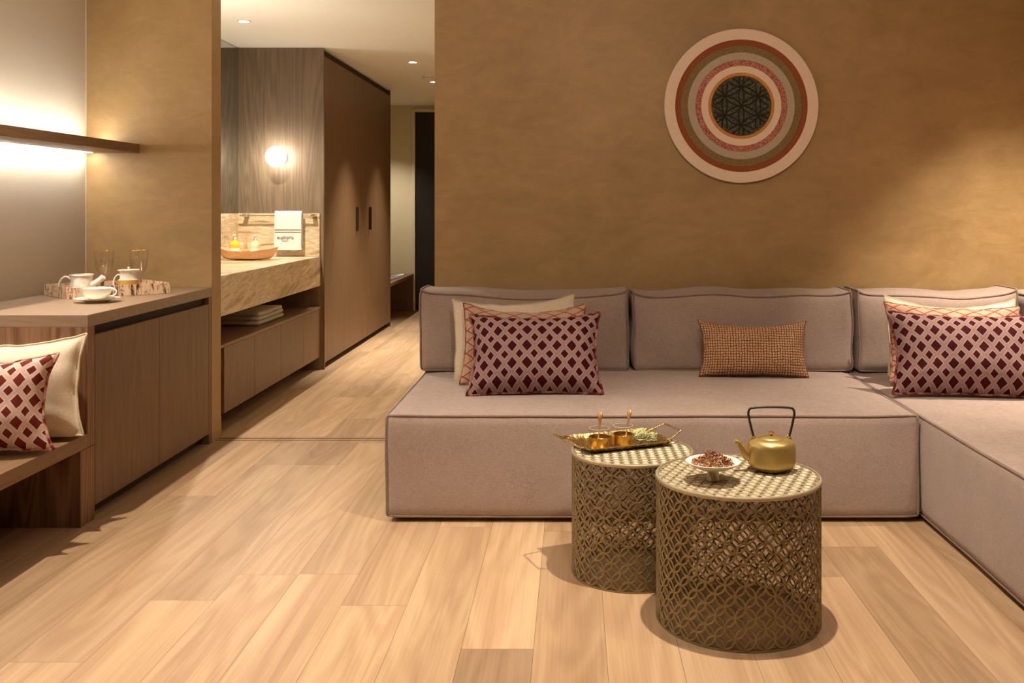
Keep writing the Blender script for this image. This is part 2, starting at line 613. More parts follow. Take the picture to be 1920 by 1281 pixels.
def lathe(bm, prof, seg=32, c=(0, 0), cap=True):
    rings = []
    for r, z in prof:
        if r < 1e-6:
            rings.append([bm.verts.new((c[0], c[1], z))])
        else:
            rings.append([bm.verts.new((c[0] + r * math.cos(2 * PI * i / seg), c[1] + r * math.sin(2 * PI * i / seg), z)) for i in range(seg)])
    for a, b in zip(rings, rings[1:]):
        for i in range(seg):
            j = (i + 1) % seg
            if len(a) == 1 and len(b) == 1:
                continue
            if len(a) == 1:
                bm.faces.new((a[0], b[i], b[j]))
            elif len(b) == 1:
                bm.faces.new((a[i], a[j], b[0]))
            else:
                bm.faces.new((a[i], a[j], b[j], b[i]))
    if cap:
        for rr in (rings[0], rings[-1]):
            if len(rr) > 2:
                bm.faces.new(rr)
    return bm


def tube(bm, pts, r, seg=8, closed=False, flat=1.0):
    pts = [Vector(p) for p in pts]
    n = len(pts)
    rings = []
    up = Vector((0, 0, 1))
    prev = None
    for i, p in enumerate(pts):
        if closed:
            d = pts[(i + 1) % n] - pts[i - 1]
        else:
            d = pts[min(i + 1, n - 1)] - pts[max(i - 1, 0)]
        if d.length < 1e-9:
            d = Vector((1, 0, 0))
        d.normalize()
        if prev is None:
            a = d.cross(up)
            if a.length < 0.1:
                a = d.cross(Vector((1, 0, 0)))
        else:
            a = prev - d * prev.dot(d)
        a.normalize()
        prev = a
        b = d.cross(a)
        rr = r[i] if isinstance(r, (list, tuple)) else r
        rings.append([bm.verts.new(p + a * rr * math.cos(2 * PI * k / seg) + b * rr * flat * math.sin(2 * PI * k / seg)) for k in range(seg)])
    m = n if closed else n - 1
    for i in range(m):
        A, B = rings[i], rings[(i + 1) % n]
        for k in range(seg):
            bm.faces.new((A[k], A[(k + 1) % seg], B[(k + 1) % seg], B[k]))
    if not closed:
        bm.faces.new(rings[0][::-1])
        bm.faces.new(rings[-1])
    return bm


def smooth_path(pts, n=6, closed=False):
    """Catmull-Rom"""
    P = [Vector(p) for p in pts]
    out = []
    N = len(P)
    rng = range(N) if closed else range(N - 1)
    for i in rng:
        p0 = P[i - 1] if (closed or i > 0) else P[0]
        p1 = P[i]
        p2 = P[(i + 1) % N]
        p3 = P[(i + 2) % N] if (closed or i + 2 < N) else P[-1]
        for k in range(n):
            t = k / n
            out.append(0.5 * ((2 * p1) + (-p0 + p2) * t + (2 * p0 - 5 * p1 + 4 * p2 - p3) * t * t + (-p0 + 3 * p1 - 3 * p2 + p3) * t ** 3))
    if not closed:
        out.append(P[-1])
    return out


# ------------------------------------------------------------------ room shell
XL, XR = -2.48, 2.62        # left and right walls
YW = 5.02                   # face of the ochre wall
WT = 0.13
YB, YF = -2.0, 11.4
CL, CHL = 2.70, 2.375       # ceiling heights: living room, hall

# floor: planks as separate faces of one mesh
PW = 0.197
bm = NB()
tl = bm.faces.layers.float.new('tone')
sl = bm.faces.layers.float.new('seed')


def plank(x0, x1, y0, y1, tone, z=0.0, g=0.00045):
    vs = [bm.verts.new(q) for q in ((x0 + g, y0 + g, z), (x1 - g, y0 + g, z), (x1 - g, y1 - g, z), (x0 + g, y1 - g, z))]
    f = bm.faces.new(vs)
    f[tl] = tone
    f[sl] = random.random() * 9
    return f


rnd = random.Random(11)
fixed = {-5: ([2.60], None), -4: ([3.01], None), -3: ([3.216], None), -1: ([2.97], None), 6: ([3.2], None)}
tones = {-5: (0.9, 0.5), -4: (0.85, 0.35), -3: (0.7, 0.5), -2: (0.25, 0.3), -1: (0.85, 0.45)}
k0 = int(math.floor((XL - 0.1 + 0.502) / PW)) - 0
for k in range(k0, 17):
    x0 = -0.502 + (k + 1) * PW - PW
    x1 = x0 + PW
    x0c, x1c = max(x0, XL - 0.1), min(x1, XR + 0.1)
    if x1c <= x0c:
        continue
    cuts = list(fixed.get(k, ([rnd.uniform(1.6, 4.2)],))[0])
    y = cuts[0]
    while y > YB:
        y -= rnd.uniform(1.5, 2.1)
        cuts.append(y)
    y = cuts[0]
    while y < YW:
        y += rnd.uniform(1.5, 2.1)
        cuts.append(y)
    cuts = sorted(set([YB - 0.1, YW] + [c for c in cuts if YB < c < YW - 0.25]))
    for i, (a, b) in enumerate(zip(cuts, cuts[1:])):
        tn = rnd.random()
        if k in tones and abs(a - fixed.get(k, ([99],))[0][0]) < 0.01:
            tn = tones[k][1]
        elif k in tones and abs(b - fixed.get(k, ([99],))[0][0]) < 0.01:
            tn = tones[k][0]
        plank(x0c, x1c, a, b, tn)
    # the hall beyond the threshold
    cuts = [YW + WT]
    y = YW + WT + rnd.uniform(0.4, 1.6)
    while y < YF:
        cuts.append(y)
        y += rnd.uniform(1.5, 2.1)
    cuts.append(YF + 0.1)
    if x0 < -0.5:
        for a, b in zip(cuts, cuts[1:]):
            plank(x0c, min(x1c, -0.6), a, b, 0.3 + 0.6 * rnd.random())
plank(XL - .1, -1.3, YW, YW + WT, 0.3)
plank(-1.3, -0.6, YW, YW + WT, 0.15)
vs = [bm.verts.new(q) for q in ((XL - .2, YB - .2, -0.002), (XR + .2, YB - .2, -0.002), (XR + .2, YF + .2, -0.002), (XL - .2, YF + .2, -0.002))]
f = bm.faces.new(vs)
f.material_index = 1
struct('floor', bm, [M['floor'], M['gap']])
bm = NB()
for yy in (YW + 0.045, YW + 0.088):
    bx(bm, -1.84, -0.71, yy, yy + 0.006, 0.0, 0.0015)
struct('trim_1', bm, M['metal_trim'])

struct('wall_left', box(XL - 0.1, XL, YB, YW, 0, CL), M['grey_wall'])
struct('wall_hall_left', box(XL - 0.1, XL, YW, YF, 0, CHL), M['cream_wall'])
struct('wall_divider', box(XL, -1.84, YW, YW + WT, 0.105, CL), M['olive'])
struct('wall_front', box(-0.7055, XR, YW, YW + WT, 0, CL), M['olive'])
struct('wall_lintel', box(-1.84, -0.7055, YW, YW + WT, CHL, CL), M['olive'])
struct('wall_right', box(XR, XR + 0.1, YB, YW + WT, 0, CL), M['olive'])
struct('wall_rear', box(XL, XR, YB - 0.1, YB, 0, CL), M['grey_wall'])
struct('wall_hall_right', box(-0.70, -0.60, YW + WT, YF, 0, CHL), M['cream_wall'])
struct('ceiling', box(XL - .1, XR + .1, YB - .1, YW + WT, CL, CL + 0.1), M['ceiling'])
struct('ceiling_hall', box(XL - .1, -0.6, YW + WT, YF + .1, CHL, CHL + 0.1), M['ceiling'])
bx0 = NB()
bx(bx0, XL, -1.86, YF, YF + 0.1, 0, CHL)
bx(bx0, -0.9, -0.6, YF, YF + 0.1, 0, CHL)
bx(bx0, -1.86, -0.9, YF, YF + 0.1, 2.33, CHL)
struct('wall_hall_end', bx0, M['cream_wall'])
struct('baseboard_divider', box(XL, -1.838, YW - 0.002, YW + WT + 0.002, 0.0, 0.105, bev=0.001), M['olive'])
struct('trim_2', box(XL, XL + 0.004, YW - 0.004, YW, 0.79, CL), M['cream_wall'])
# black door with its pale frame at the end of the hall
d = struct('door_1', box(-1.82, -0.94, YF - 0.01, YF + 0.035, 0.01, 2.29, bev=0.002), M['black_door'])
fr = NB()
bx(fr, -1.86, -1.825, YF - 0.03, YF + 0.05, 0, 2.33, bev=0.002)
bx(fr, -0.935, -0.90, YF - 0.03, YF + 0.05, 0, 2.33, bev=0.002)
bx(fr, -1.825, -0.935, YF - 0.03, YF + 0.05, 2.295, 2.33)
struct('trim_3', fr, M['cream_wall'])

# ------------------------------------------------------------------ soft upholstered blocks
def soft_map(c, h, r, puff, warp=None):
    """unit cube coordinate (-1..1)^3 -> rounded, puffed box"""
    def f(q):
        p = Vector((q[0] * h[0], q[1] * h[1], q[2] * h[2]))
        inner = Vector([max(-(h[i] - r), min(h[i] - r, p[i])) for i in range(3)])
        d = p - inner
        if d.length > 1e-9:
            m = max(abs(d[i]) for i in range(3))
            d = d.normalized() * min(m, r)
        p = inner + d
        for i in range(3):
            if abs(q[i]) > 0.999:
                a, b = [q[j] for j in range(3) if j != i]
                s = (1 - a ** 4) * (1 - b ** 4)
                p[i] += math.copysign(puff[i] * s, q[i])
        if warp:
            p = warp(p, q)
        return p + Vector(c)
    return f


def soft_block(bm, f, n):
    cache = {}

    def V(i, j, k):
        key = (i, j, k)
        if key not in cache:
            q = (2 * i / n[0] - 1, 2 * j / n[1] - 1, 2 * k / n[2] - 1)
            # crowd the grid lines towards the edges
            q = tuple(math.copysign(1 - (1 - abs(t)) ** 1.5, t) for t in q)
            p = f(q)
            w = 0.0018 * noise.noise(p * 7) + 0.001 * noise.noise(p * 19)
            d = Vector([t if abs(t) > 0.999 else 0 for t in q])
            if d.length:
                p = p + d.normalized() * w
            cache[key] = bm.verts.new(p)
        return cache[key]
    for a, b, c in ((0, 1, 2), (1, 2, 0), (2, 0, 1)):
        for s in (0, n[c]):
            for i in range(n[a]):
                for j in range(n[b]):
                    idx = []
                    for di, dj in ((0, 0), (1, 0), (1, 1), (0, 1)):
                        t = [0, 0, 0]
                        t[a] = i + di
                        t[b] = j + dj
                        t[c] = s
                        idx.append(V(*t))
                    bm.faces.new(idx)
    return bm


def piping(f, loops, r, out=0.003, n=40):
    bm = NB()
    for loop in loops:
        pts = []
        L = len(loop)
        for a, b in zip(loop, loop[1:]):
            for k in range(n):
                t = k / n
                q = [a[i] + (b[i] - a[i]) * t for i in range(3)]
                d = Vector([v if abs(v) > 0.999 else 0 for v in q]).normalized()
                pts.append(f(q) + d * out)
        q = loop[-1]
        pts.append(f(q) + Vector(q).normalized() * out)
        tube(bm, pts, r, 6)
    return bm


def sofa_block(name, parent, x0, x1, y0, y1, z0, z1, r, puff, n, loops, warp=None, pr=0.0048):
    c = ((x0 + x1) / 2, (y0 + y1) / 2, (z0 + z1) / 2)
    h = ((x1 - x0) / 2, (y1 - y0) / 2, (z1 - z0) / 2)
    f = soft_map(c, h, r, puff, warp)
    o = obj(name, soft_block(NB(), f, n), M['linen'], parent, world=True, smooth=180)
    obj('piping', piping(f, loops, pr), M['pipe'], o, world=True, smooth=180)
    return o


E = 1
base_loops = [[(-E, E, E), (-E, -E, E), (E, -E, E), (E, E, E)], [(-E, -E, E), (-E, -E, -E)], [(E, -E, E), (E, -E, -E)], [(-E, -E, -E), (E, -E, -E)]]


def base_warp(h):
    def w(p, q):
        p = p.copy()
        # slight belly of the front face and corner lift
        if q[2] > 0.9:
            p.z += 0.006 * (abs(q[0]) ** 8) * (abs(q[1]) ** 8)
        p.z += 0.004 * noise.noise(Vector((p.x * 2.2, p.y * 2.2, 3.1))) * (1 if q[2] > 0.9 else 0)
        p.y += 0.006 * noise.noise(Vector((p.x * 1.7, 1.3, p.z * 4))) * (1 if q[1] < -0.9 else 0)
        p.x += 0.006 * noise.noise(Vector((4.1, p.y * 1.7, p.z * 4))) * (1 if abs(q[0]) > 0.9 else 0)
        return p
    return w


def back_warp(seed, sag=0.018, ear=0.020):
    def w(p, q):
        p = p.copy()
        if q[2] > 0:
            s = q[2] ** 2
            p.z -= s * sag * (1 - q[0] ** 2) * (0.6 + 0.4 * (-q[1]))
            p.z += s * 0.016 * noise.noise(Vector((p.x * 3.2 + seed, seed, 0)))
            p.z += ear * s * abs(q[0]) ** 14
            p.y += 0.02 * s * (-q[1] * 0.5 + 0.5) * (1 - abs(q[0]) ** 6)
        p.x += 0.010 * noise.noise(Vector((seed, p.z * 7, p.y * 3))) * abs(q[0]) ** 6
        p.y += 0.006 * noise.noise(Vector((p.x * 4 + seed, 0, p.z * 5)))
        return p
    return w


back_loops = [[(-E, -E, -E), (-E, -E, E), (E, -E, E), (E, -E, -E)], [(-E, -E, E), (-E, E, E), (E, E, E), (E, -E, E)], [(-E, -E, -E), (E, -E, -E)]]
YS, YK = 3.75, 4.715        # front of the seat, front of the back cushions
ZS = 0.405
sofa = empty('sofa_module', 'long mauve-grey linen sofa section facing the room, with two back cushions', 'sofa', (0.30, 4.37, 0), group='sofa sections along the ochre wall')
sofa_block('seat_base', sofa, -0.715, 1.315, YS, 4.995, 0.018, ZS, 0.02, (0.006, 0.008, 0.012), (44, 30, 12), base_loops, base_warp(0))
sofa_block('back_cushion', sofa, -0.735, 0.268, YK, 4.99, ZS + 0.006, 0.785, 0.03, (0.004, 0.010, 0.012), (30, 10, 14), back_loops, back_warp(1.3))
sofa_block('back_cushion', sofa, 0.282, 1.338, YK, 4.99, ZS + 0.006, 0.785, 0.03, (0.004, 0.010, 0.012), (30, 10, 14), back_loops, back_warp(5.9, 0.010))
corner = empty('sofa_module', 'corner chaise sofa section in mauve-grey linen running toward the viewer at right', 'sofa', (1.95, 3.5, 0), group='sofa sections along the ochre wall')
sofa_block('seat_base', corner, 1.330, 2.60, 2.25, 4.995, 0.018, ZS - 0.005, 0.02, (0.006, 0.008, 0.012), (30, 44, 12),
           [[(-E, E, E), (-E, -E, E), (E, -E, E)], [(-E, -E, E), (-E, -E, -E)], [(-E, -E, -E), (-E, E, -E)]], base_warp(0))
sofa_block('back_cushion', corner, 1.358, 2.135, YK, 4.99, ZS + 0.002, 0.785, 0.03, (0.004, 0.010, 0.012), (26, 10, 14), back_loops, back_warp(9.1, 0.012))
sofa_block('back_cushion', corner, 2.155, 2.60, 3.20, 4.985, ZS + 0.002, 0.785, 0.03, (0.010, 0.004, 0.012), (14, 30, 14),
           [[(-E, E, -E), (-E, E, E), (-E, -E, E), (-E, -E, -E)], [(-E, -E, E), (E, -E, E), (E, E, E), (-E, E, E)]], lambda p, q: p)
for pr_, xs, ys in ((sofa, (-0.62, 1.22), (3.85, 4.9)), (corner, (1.45, 2.5), (2.35, 4.9))):
    for x in xs:
        for y in ys:
            obj('foot', box(x - 0.03, x + 0.03, y - 0.03, y + 0.03, 0.0, 0.03), M['black_metal'], pr_, world=True)


# ------------------------------------------------------------------ scatter cushions
def cushion(label, mat, pipe_mat, w, h, t, loc, tilt, yaw=0, roll=0, flange=0.0, cx=0.05, cy=0.07, seed=0, pipe_r=0.003, ear=0.0, group=None, fold=0.0, sag=0.0):
    """loc = middle of the lower edge"""
    root = empty('cushion', label, 'cushion', loc, group=group)
    rot = Matrix.Rotation(R_(yaw), 4, 'Z') @ Matrix.Rotation(R_(-tilt), 4, 'X') @ Matrix.Rotation(R_(roll), 4, 'Y')
    N = 46

    def outline(u, v):
        x = w / 2 * u * (1 - cx * (1 - v * v) * abs(u) ** 3)
        y = h / 2 * v * (1 - cy * (1 - u * u) * abs(v) ** 3)
        if v > 0:
            y -= sag * (1 - abs(u) ** 2.2) * v ** 3
        x += 0.004 * noise.noise(Vector((seed, v * 3, u))) * abs(u) ** 4
        y += 0.006 * noise.noise(Vector((u * 4, seed, v))) * abs(v) ** 4
        return x, y
    fu, fv = 1 - 2 * flange / w, 1 - 2 * flange / h

    def point(u, v, side):
        x, y = outline(u, v)
        su, sv = min(1, abs(u) / fu), min(1, abs(v) / fv)
        prof = max(0, (1 - su ** 2.6) * (1 - sv ** 2.6))
        th = t / 2 * prof ** 0.52
        sag = 0.12 * h * 0
        wr = 0.011 * noise.noise(Vector((x * 8, y * 8, seed + side))) * min(1, prof * 3)
        wr += 0.005 * noise.noise(Vector((x * 22, y * 9, seed * 2 + side))) * min(1, prof * 3)
        # radial gathers near the corners
        rr = abs(u * v)
        ang = math.atan2(abs(y) + 1e-6, abs(x) + 1e-6)
        wr += 0.0055 * math.sin(ang * 18 + seed) * rr ** 1.5 * min(1, prof * 6)
        z = side * (th + 0.002 + wr)
        wave = 0.006 * noise.noise(Vector((x * 10, y * 10, seed * 3.1))) * max(abs(u), abs(v)) ** 6
        wave += fold * (abs(u) ** 10 * abs(v) ** 10)
        bow = 0.0
        yy = y + h / 2
        return Vector((x, -(z + wave) + bow, yy))
    bm = NB()
    uvl = bm.loops.layers.uv.new('UVMap')

    def g(i):
        s = 2 * i / N - 1
        return math.copysign(1 - (1 - abs(s)) ** 1.25, s)
    grids = []
    for side in (1, -1):
        grids.append([[bm.verts.new(rot @ point(g(i), g(j), side)) for j in range(N + 1)] for i in range(N + 1)])
    for gi, G in enumerate(grids):
        for i in range(N):
            for j in range(N):
                q = [(i, j), (i + 1, j), (i + 1, j + 1), (i, j + 1)]
                f = bm.faces.new([G[a][b] for a, b in q])
                for lp, (a, b) in zip(f.loops, q):
                    ux, uy = outline(g(a), g(b))
                    # cloth runs over the bulge, so stretch the pattern with it
                    lp[uvl].uv = (g(a) * w / 2, g(b) * h / 2)
    A, B = grids
    edge = [(i, 0) for i in range(N)] + [(N, j) for j in range(N)] + [(i, N) for i in range(N, 0, -1)] + [(0, j) for j in range(N, 0, -1)]
    for (a, b), (c, d) in zip(edge, edge[1:] + edge[:1]):
        f = bm.faces.new((A[a][b], A[c][d], B[c][d], B[a][b]))
        for lp, (p, q) in zip(f.loops, ((a, b), (c, d), (c, d), (a, b))):
            lp[uvl].uv = (g(p) * w / 2, g(q) * h / 2)
    ring = [(A[a][b].co + B[a][b].co) / 2 for a, b in edge]
    obj('cushion_cover', bm, mat, root, smooth=180)
    # corner-safe piping: drop points that sit too close together
    pts = [ring[0]]
    for p in ring[1:]:
        if (p - pts[-1]).length > 0.004:
            pts.append(p)
    obj('piping', tube(NB(), pts, pipe_r, 6, closed=True), pipe_mat, root, smooth=180)
    return root


G1 = 'cushion pile at the left end of the sofa'
G2 = 'cushion pile in the corner of the sofa'
zt = ZS + 0.012
cushion('plain cream cushion at the back of the left pile on the sofa', M['cream_fab'], M['cream_pipe'], 0.57, 0.375, 0.09, (-0.262, 4.515, zt), 15, 2, -2.2, 0.012, 0.05, 0.05, 2, 0.003, sag=0.03)
cushion('beige cushion with thin red lattice, middle of the left sofa pile', M['lattice'], M['lattice_pipe'], 0.56, 0.370, 0.10, (-0.222, 4.355, zt), 22, 0, 0.2, 0.0, 0.07, 0.07, 5, 0.0045, sag=0.035)
cushion('burgundy diamond velvet cushion at the front of the left sofa pile', M['velvet'], M['red_pipe'], 0.570, 0.366, 0.19, (-0.160, 4.110, zt), 28, 1, -0.5, 0.008, 0.10, 0.06, 8, 0.0055, sag=0.022)
cushion('small oblong rust and straw grid-weave cushion alone in the middle of the sofa', M['grid'], M['grid'], 0.505, 0.262, 0.14, (0.83, 4.535, zt), 14, -1, 0.4, 0.0, 0.09, 0.08, 3, 0.002, sag=0.022)
cushion('plain cream cushion at the back of the corner pile', M['cream_fab'], M['cream_pipe'], 0.61, 0.375, 0.09, (1.745, 4.515, zt), 15, 0, 1.8, 0.012, 0.05, 0.05, 12, 0.003, sag=0.045)
cushion('beige cushion with thin red lattice, middle of the corner pile', M['lattice'], M['lattice_pipe'], 0.60, 0.365, 0.10, (1.70, 4.355, zt), 22, -3, 2.0, 0.0, 0.07, 0.07, 15, 0.0045, sag=0.012)
cushion('burgundy diamond velvet cushion at the front of the corner pile', M['velvet'], M['red_pipe'], 0.66, 0.37, 0.19, (1.660, 4.075, zt), 26, -7, 0.5, 0.008, 0.09, 0.05, 19, 0.0055, sag=0.018)
cushion('cream cotton cushion leaning on the cabinet end on the bench', M['cream_fab'], M['cream_pipe'], 0.52, 0.375, 0.15, (-2.055, 3.60, 0.347), 12, 4, -3, 0.014, 0.12, 0.05, 23, 0.004, sag=0.022)
cushion('rust and pink diamond velvet cushion in front on the bench', M['velvet2'], M['rose_pipe'], 0.50, 0.335, 0.17, (-2.045, 3.39, 0.350), 14, 3, -3, 0.006, 0.17, 0.06, 27, 0.0055, sag=0.02)

# ------------------------------------------------------------------ left wall cabinet, bench, shelf
XC = -1.84
cab = empty('sideboard', 'walnut sideboard with two tall doors beside the ochre pillar', 'cabinet', (-2.16, 4.38, 0))
obj('worktop', box(XL + 0.004, XC, 3.741, YW - 0.004, 0.744, 0.79, bev=0.0012), M['walnut_top'], cab, world=True, smooth=30)
c = NB()
bx(c, XL + 0.004, XC - 0.001, 3.741, 3.795, 0.288, 0.7435, bev=0.001)
bx(c, XL + 0.004, XC - 0.001, 3.686, 3.795, 0.0, 0.286, bev=0.001)
obj('end_panel', c, M['walnut_end'], cab, world=True, smooth=30)
c = NB()
bx(c, XL + 0.004, XC - 0.001, 4.985, YW - 0.006, 0.0, 0.7435, bev=0.001)
obj('side_panel', c, M['walnut'], cab, world=True, smooth=30)
c = NB()
bx(c, XL + 0.004, XC - 0.028, 3.795, 4.985, 0.07, 0.7435)
bx(c, XL + 0.004, XC - 0.05, 3.795, 4.985, 0.0, 0.07)
obj('carcass', c, M['dark_in'], cab, world=True, smooth=0)
for a, b in ((3.799, 4.388), (4.392, 4.981)):
    obj('door', box(XC - 0.024, XC - 0.001, a, b, 0.052, 0.708, bev=0.001), M['walnut'], cab, world=True, smooth=30)

bench = empty('bench', 'low walnut bench along the grey wall carrying two cushions', 'bench', (-2.16, 2.4, 0))
obj('seat', box(XL + 0.004, XC, 0.6, 3.738, 0.2875, 0.341, bev=0.0015), M['walnut_h'], bench, world=True, smooth=30)
obj('end_panel', box(XL + 0.004, XC - 0.002, 0.62, 0.675, 0, 0.2870, bev=0.001), M['walnut'], bench, world=True, smooth=30)

sh = empty('wall_shelf', 'floating walnut shelf glowing above and below on the grey wall', 'shelf', (-2.35, 3.0, 1.47))
obj('shelf_board', box(XL + 0.002, -2.206, 0.6, YW - 0.003, 1.4745, 1.519, bev=0.001), M['walnut_h'], sh, world=True, smooth=30)
obj('light_strip', box(XL + 0.095, XL + 0.108, 0.7, YW - 0.03, 1.5192, 1.5215), M['led'], sh, world=True, smooth=0, label='glowing strip on the upper side')
obj('light_strip', box(XL + 0.035, XL + 0.048, 0.7, YW - 0.03, 1.4720, 1.4743), M['led'], sh, world=True, smooth=0, label='glowing strip on the underside')

# ------------------------------------------------------------------ vanity, mirror, wardrobe, hall
YP = 7.28
XV = -1.865
struct('wall_panel', box(XL, -1.842, YP, YP + 0.02, 0.0, CHL - 0.002), M['walnut_grey'])
sp = NB()
bx(sp, XL, XV - 0.004, YP - 0.014, YP, 0.836, 1.153, bev=0.001)
struct('trim_4', sp, M['marble_h'])
struct('trim_5', box(XL, XL + 0.014, YW + WT, YP - 0.014, 0.836, 1.153, bev=0.001), M['marble_h'])
mir = NB()
bx(mir, XL + 0.002, XL + 0.010, YW + WT + 0.01, YP - 0.002, 1.157, CHL - 0.004)
mo = obj('wall_mirror', mir, M['mirror'], smooth=0)
tag(mo, 'tall wall mirror above the marble splashback, reflecting the wood panel', 'mirror')
van = obj('vanity_counter', box(XL + 0.002, XV, YW + WT + 0.002, YP - 0.002, 0.618, 0.835, bev=0.002), M['marble'], smooth=30)
tag(van, 'thick veined travertine washstand counter with deep apron', 'counter')
vc = empty('vanity_cabinet', 'low walnut cabinet with flush fronts and an open shelf under the travertine counter', 'cabinet', (-2.17, 6.2, 0))
obj('shelf', box(XL + 0.004, XV + 0.002, YW + WT + 0.004, YP - 0.003, 0.450, 0.468, bev=0.001), M['walnut_h'], vc, world=True, smooth=30)
c = NB()
bx(c, XL + 0.004, XV - 0.022, YW + WT + 0.12, YP - 0.03, 0.10, 0.4495)
obj('carcass', c, M['dark_in'], vc, world=True, smooth=0)
c = NB()
bx(c, XL + 0.004, XV, YP - 0.03, YP - 0.003, 0.0, 0.616)
obj('side_panel', c, M['walnut'], vc, world=True, smooth=30)
for a, b in ((5.275, 5.777), (5.781, 6.297), (6.301, 6.812), (6.816, YP - 0.033)):
    obj('drawer', box(XV - 0.022, XV - 0.001, a, b, 0.095, 0.4485, bev=0.001), M['walnut'], vc, world=True, smooth=30)

wd = empty('wardrobe', 'tall walnut wardrobe with two doors and slim dark pulls in the hall', 'wardrobe', (-2.16, 8.62, 0))
c = NB()
bx(c, XL + 0.004, XC - 0.028, YP + 0.024, 9.90, 0.045, CHL - 0.004)
bx(c, XL + 0.004, XC - 0.05, YP + 0.024, 9.90, 0, 0.045)
obj('carcass', c, M['dark_in'], wd, world=True, smooth=0)
obj('end_panel', box(XL + 0.004, XC, 9.902, 9.93, 0, CHL - 0.004, bev=0.001), M['walnut'], wd, world=True, smooth=30)
obj('side_panel', box(XC + 0.0005, XC + 0.0035, YP - 0.001, YP + 0.022, 0, CHL - 0.06, bev=0.001), M['walnut'], wd, world=True, smooth=30)
for a, b, hy in ((YP + 0.026, 8.616, 8.36), (8.620, 9.898, 8.89)):
    dr = obj('door', box(XC - 0.024, XC, a, b, 0.045, 2.315, bev=0.001), M['walnut'], wd, world=True, smooth=30)
    obj('handle', box(XC, XC + 0.022, hy - 0.010, hy + 0.010, 0.995, 1.20, bev=0.002), M['handle'], dr, world=True, smooth=30)

hb = empty('hall_bench', 'walnut luggage bench at the far end of the hall beside the black door', 'bench', (-2.16, 10.65, 0))
obj('seat', box(XL + 0.004, XC, 9.935, YF - 0.004, 0.395, 0.430, bev=0.001), M['walnut_h'], hb, world=True, smooth=30)
obj('end_panel', box(XL + 0.004, XC - 0.003, YF - 0.05, YF - 0.006, 0, 0.394, bev=0.001), M['walnut'], hb, world=True, smooth=30)
c = NB()
for i in range(9):
    y = 10.25 + i * 0.11
    tube(c, [(-2.40, y, 0.4375), (-1.90, y, 0.4375)], 0.0065, 8)
rk = obj('luggage_rack', c, M['chrome'], smooth=60)
tag(rk, 'pale metal luggage bars lying on the hall bench', 'rack')


# recessed ceiling spots and detector
def downlight(x, y, label):
    r = empty('downlight', label, 'ceiling light', (x, y, CHL - 0.006), group='recessed ceiling spots of the hall')
    obj('trim_ring', lathe(NB(), [(0.031, 0.0055), (0.034, 0.0), (0.043, 0.0), (0.045, 0.0055)], 32, cap=False), M['white_plastic'], r)
    obj('lens', lathe(NB(), [(0, 0.004), (0.031, 0.004)], 32, cap=False), M['lamp'], r)
    return r


downlight(-2.08, 6.23, 'recessed spot above the travertine counter')
downlight(-1.30, 7.99, 'recessed spot in the hall ceiling in front of the wardrobe')
downlight(-1.31, 9.25, 'recessed spot farthest down the hall, beyond the detector')
sm = empty('smoke_detector', 'white round smoke detector on the hall ceiling', 'smoke detector', (-1.30, 8.83, CHL))
obj('detector_body', lathe(NB(), [(0, -0.035), (0.03, -0.033), (0.042, -0.022), (0.05, -0.014), (0.052, 0.0)], 32), M['white_plastic'], sm)
obj('detector_grille', lathe(NB(), [(0.0435, -0.021), (0.0455, -0.021), (0.0455, -0.018), (0.0435, -0.018)], 32), M['black_metal'], sm)

gl = empty('globe_lamp', 'round glowing opal globe lamp on the wood panel over the counter', 'wall lamp', (-2.162, YP, 1.565))
bm = NB()
bmesh.ops.create_uvsphere(bm, u_segments=40, v_segments=24, radius=0.075)
bm.transform(Matrix.Translation((0, -0.105, 0)))
obj('globe', bm, M['globe'], gl, smooth=180)
bm = NB()
lathe(bm, [(0, 0), (0.050, 0), (0.052, 0.003), (0.052, 0.022), (0.048, 0.024), (0.03, 0.024), (0.03, 0.034), (0, 0.034)], 32)
bm.transform(Matrix.Rotation(PI / 2, 4, 'X'))
obj('wall_plate', bm, M['chrome'], gl, smooth=40)

# towel rail and towels
tr = empty('towel_rail', 'slim chrome towel rail on the travertine splashback', 'towel rail', (-2.15, YP - 0.014, 1.13))
obj('rail', tube(NB(), [(-2.44, YP - 0.07, 1.136), (-1.915, YP - 0.07, 1.136)], 0.006, 10), M['chrome'], tr, world=True)
for x in (-2.40, -1.905):
    c = NB()
    bx(c, x - 0.016, x + 0.016, YP - 0.075, YP - 0.0145, 1.127, 1.147, bev=0.003)
    obj('bracket', c, M['chrome'], tr, world=True, smooth=30)
tw = empty('hand_towel', 'white hand towel with two stripes and lettering over the rail', 'towel', (-2.08, YP - 0.07, 0.885))
bm = NB()


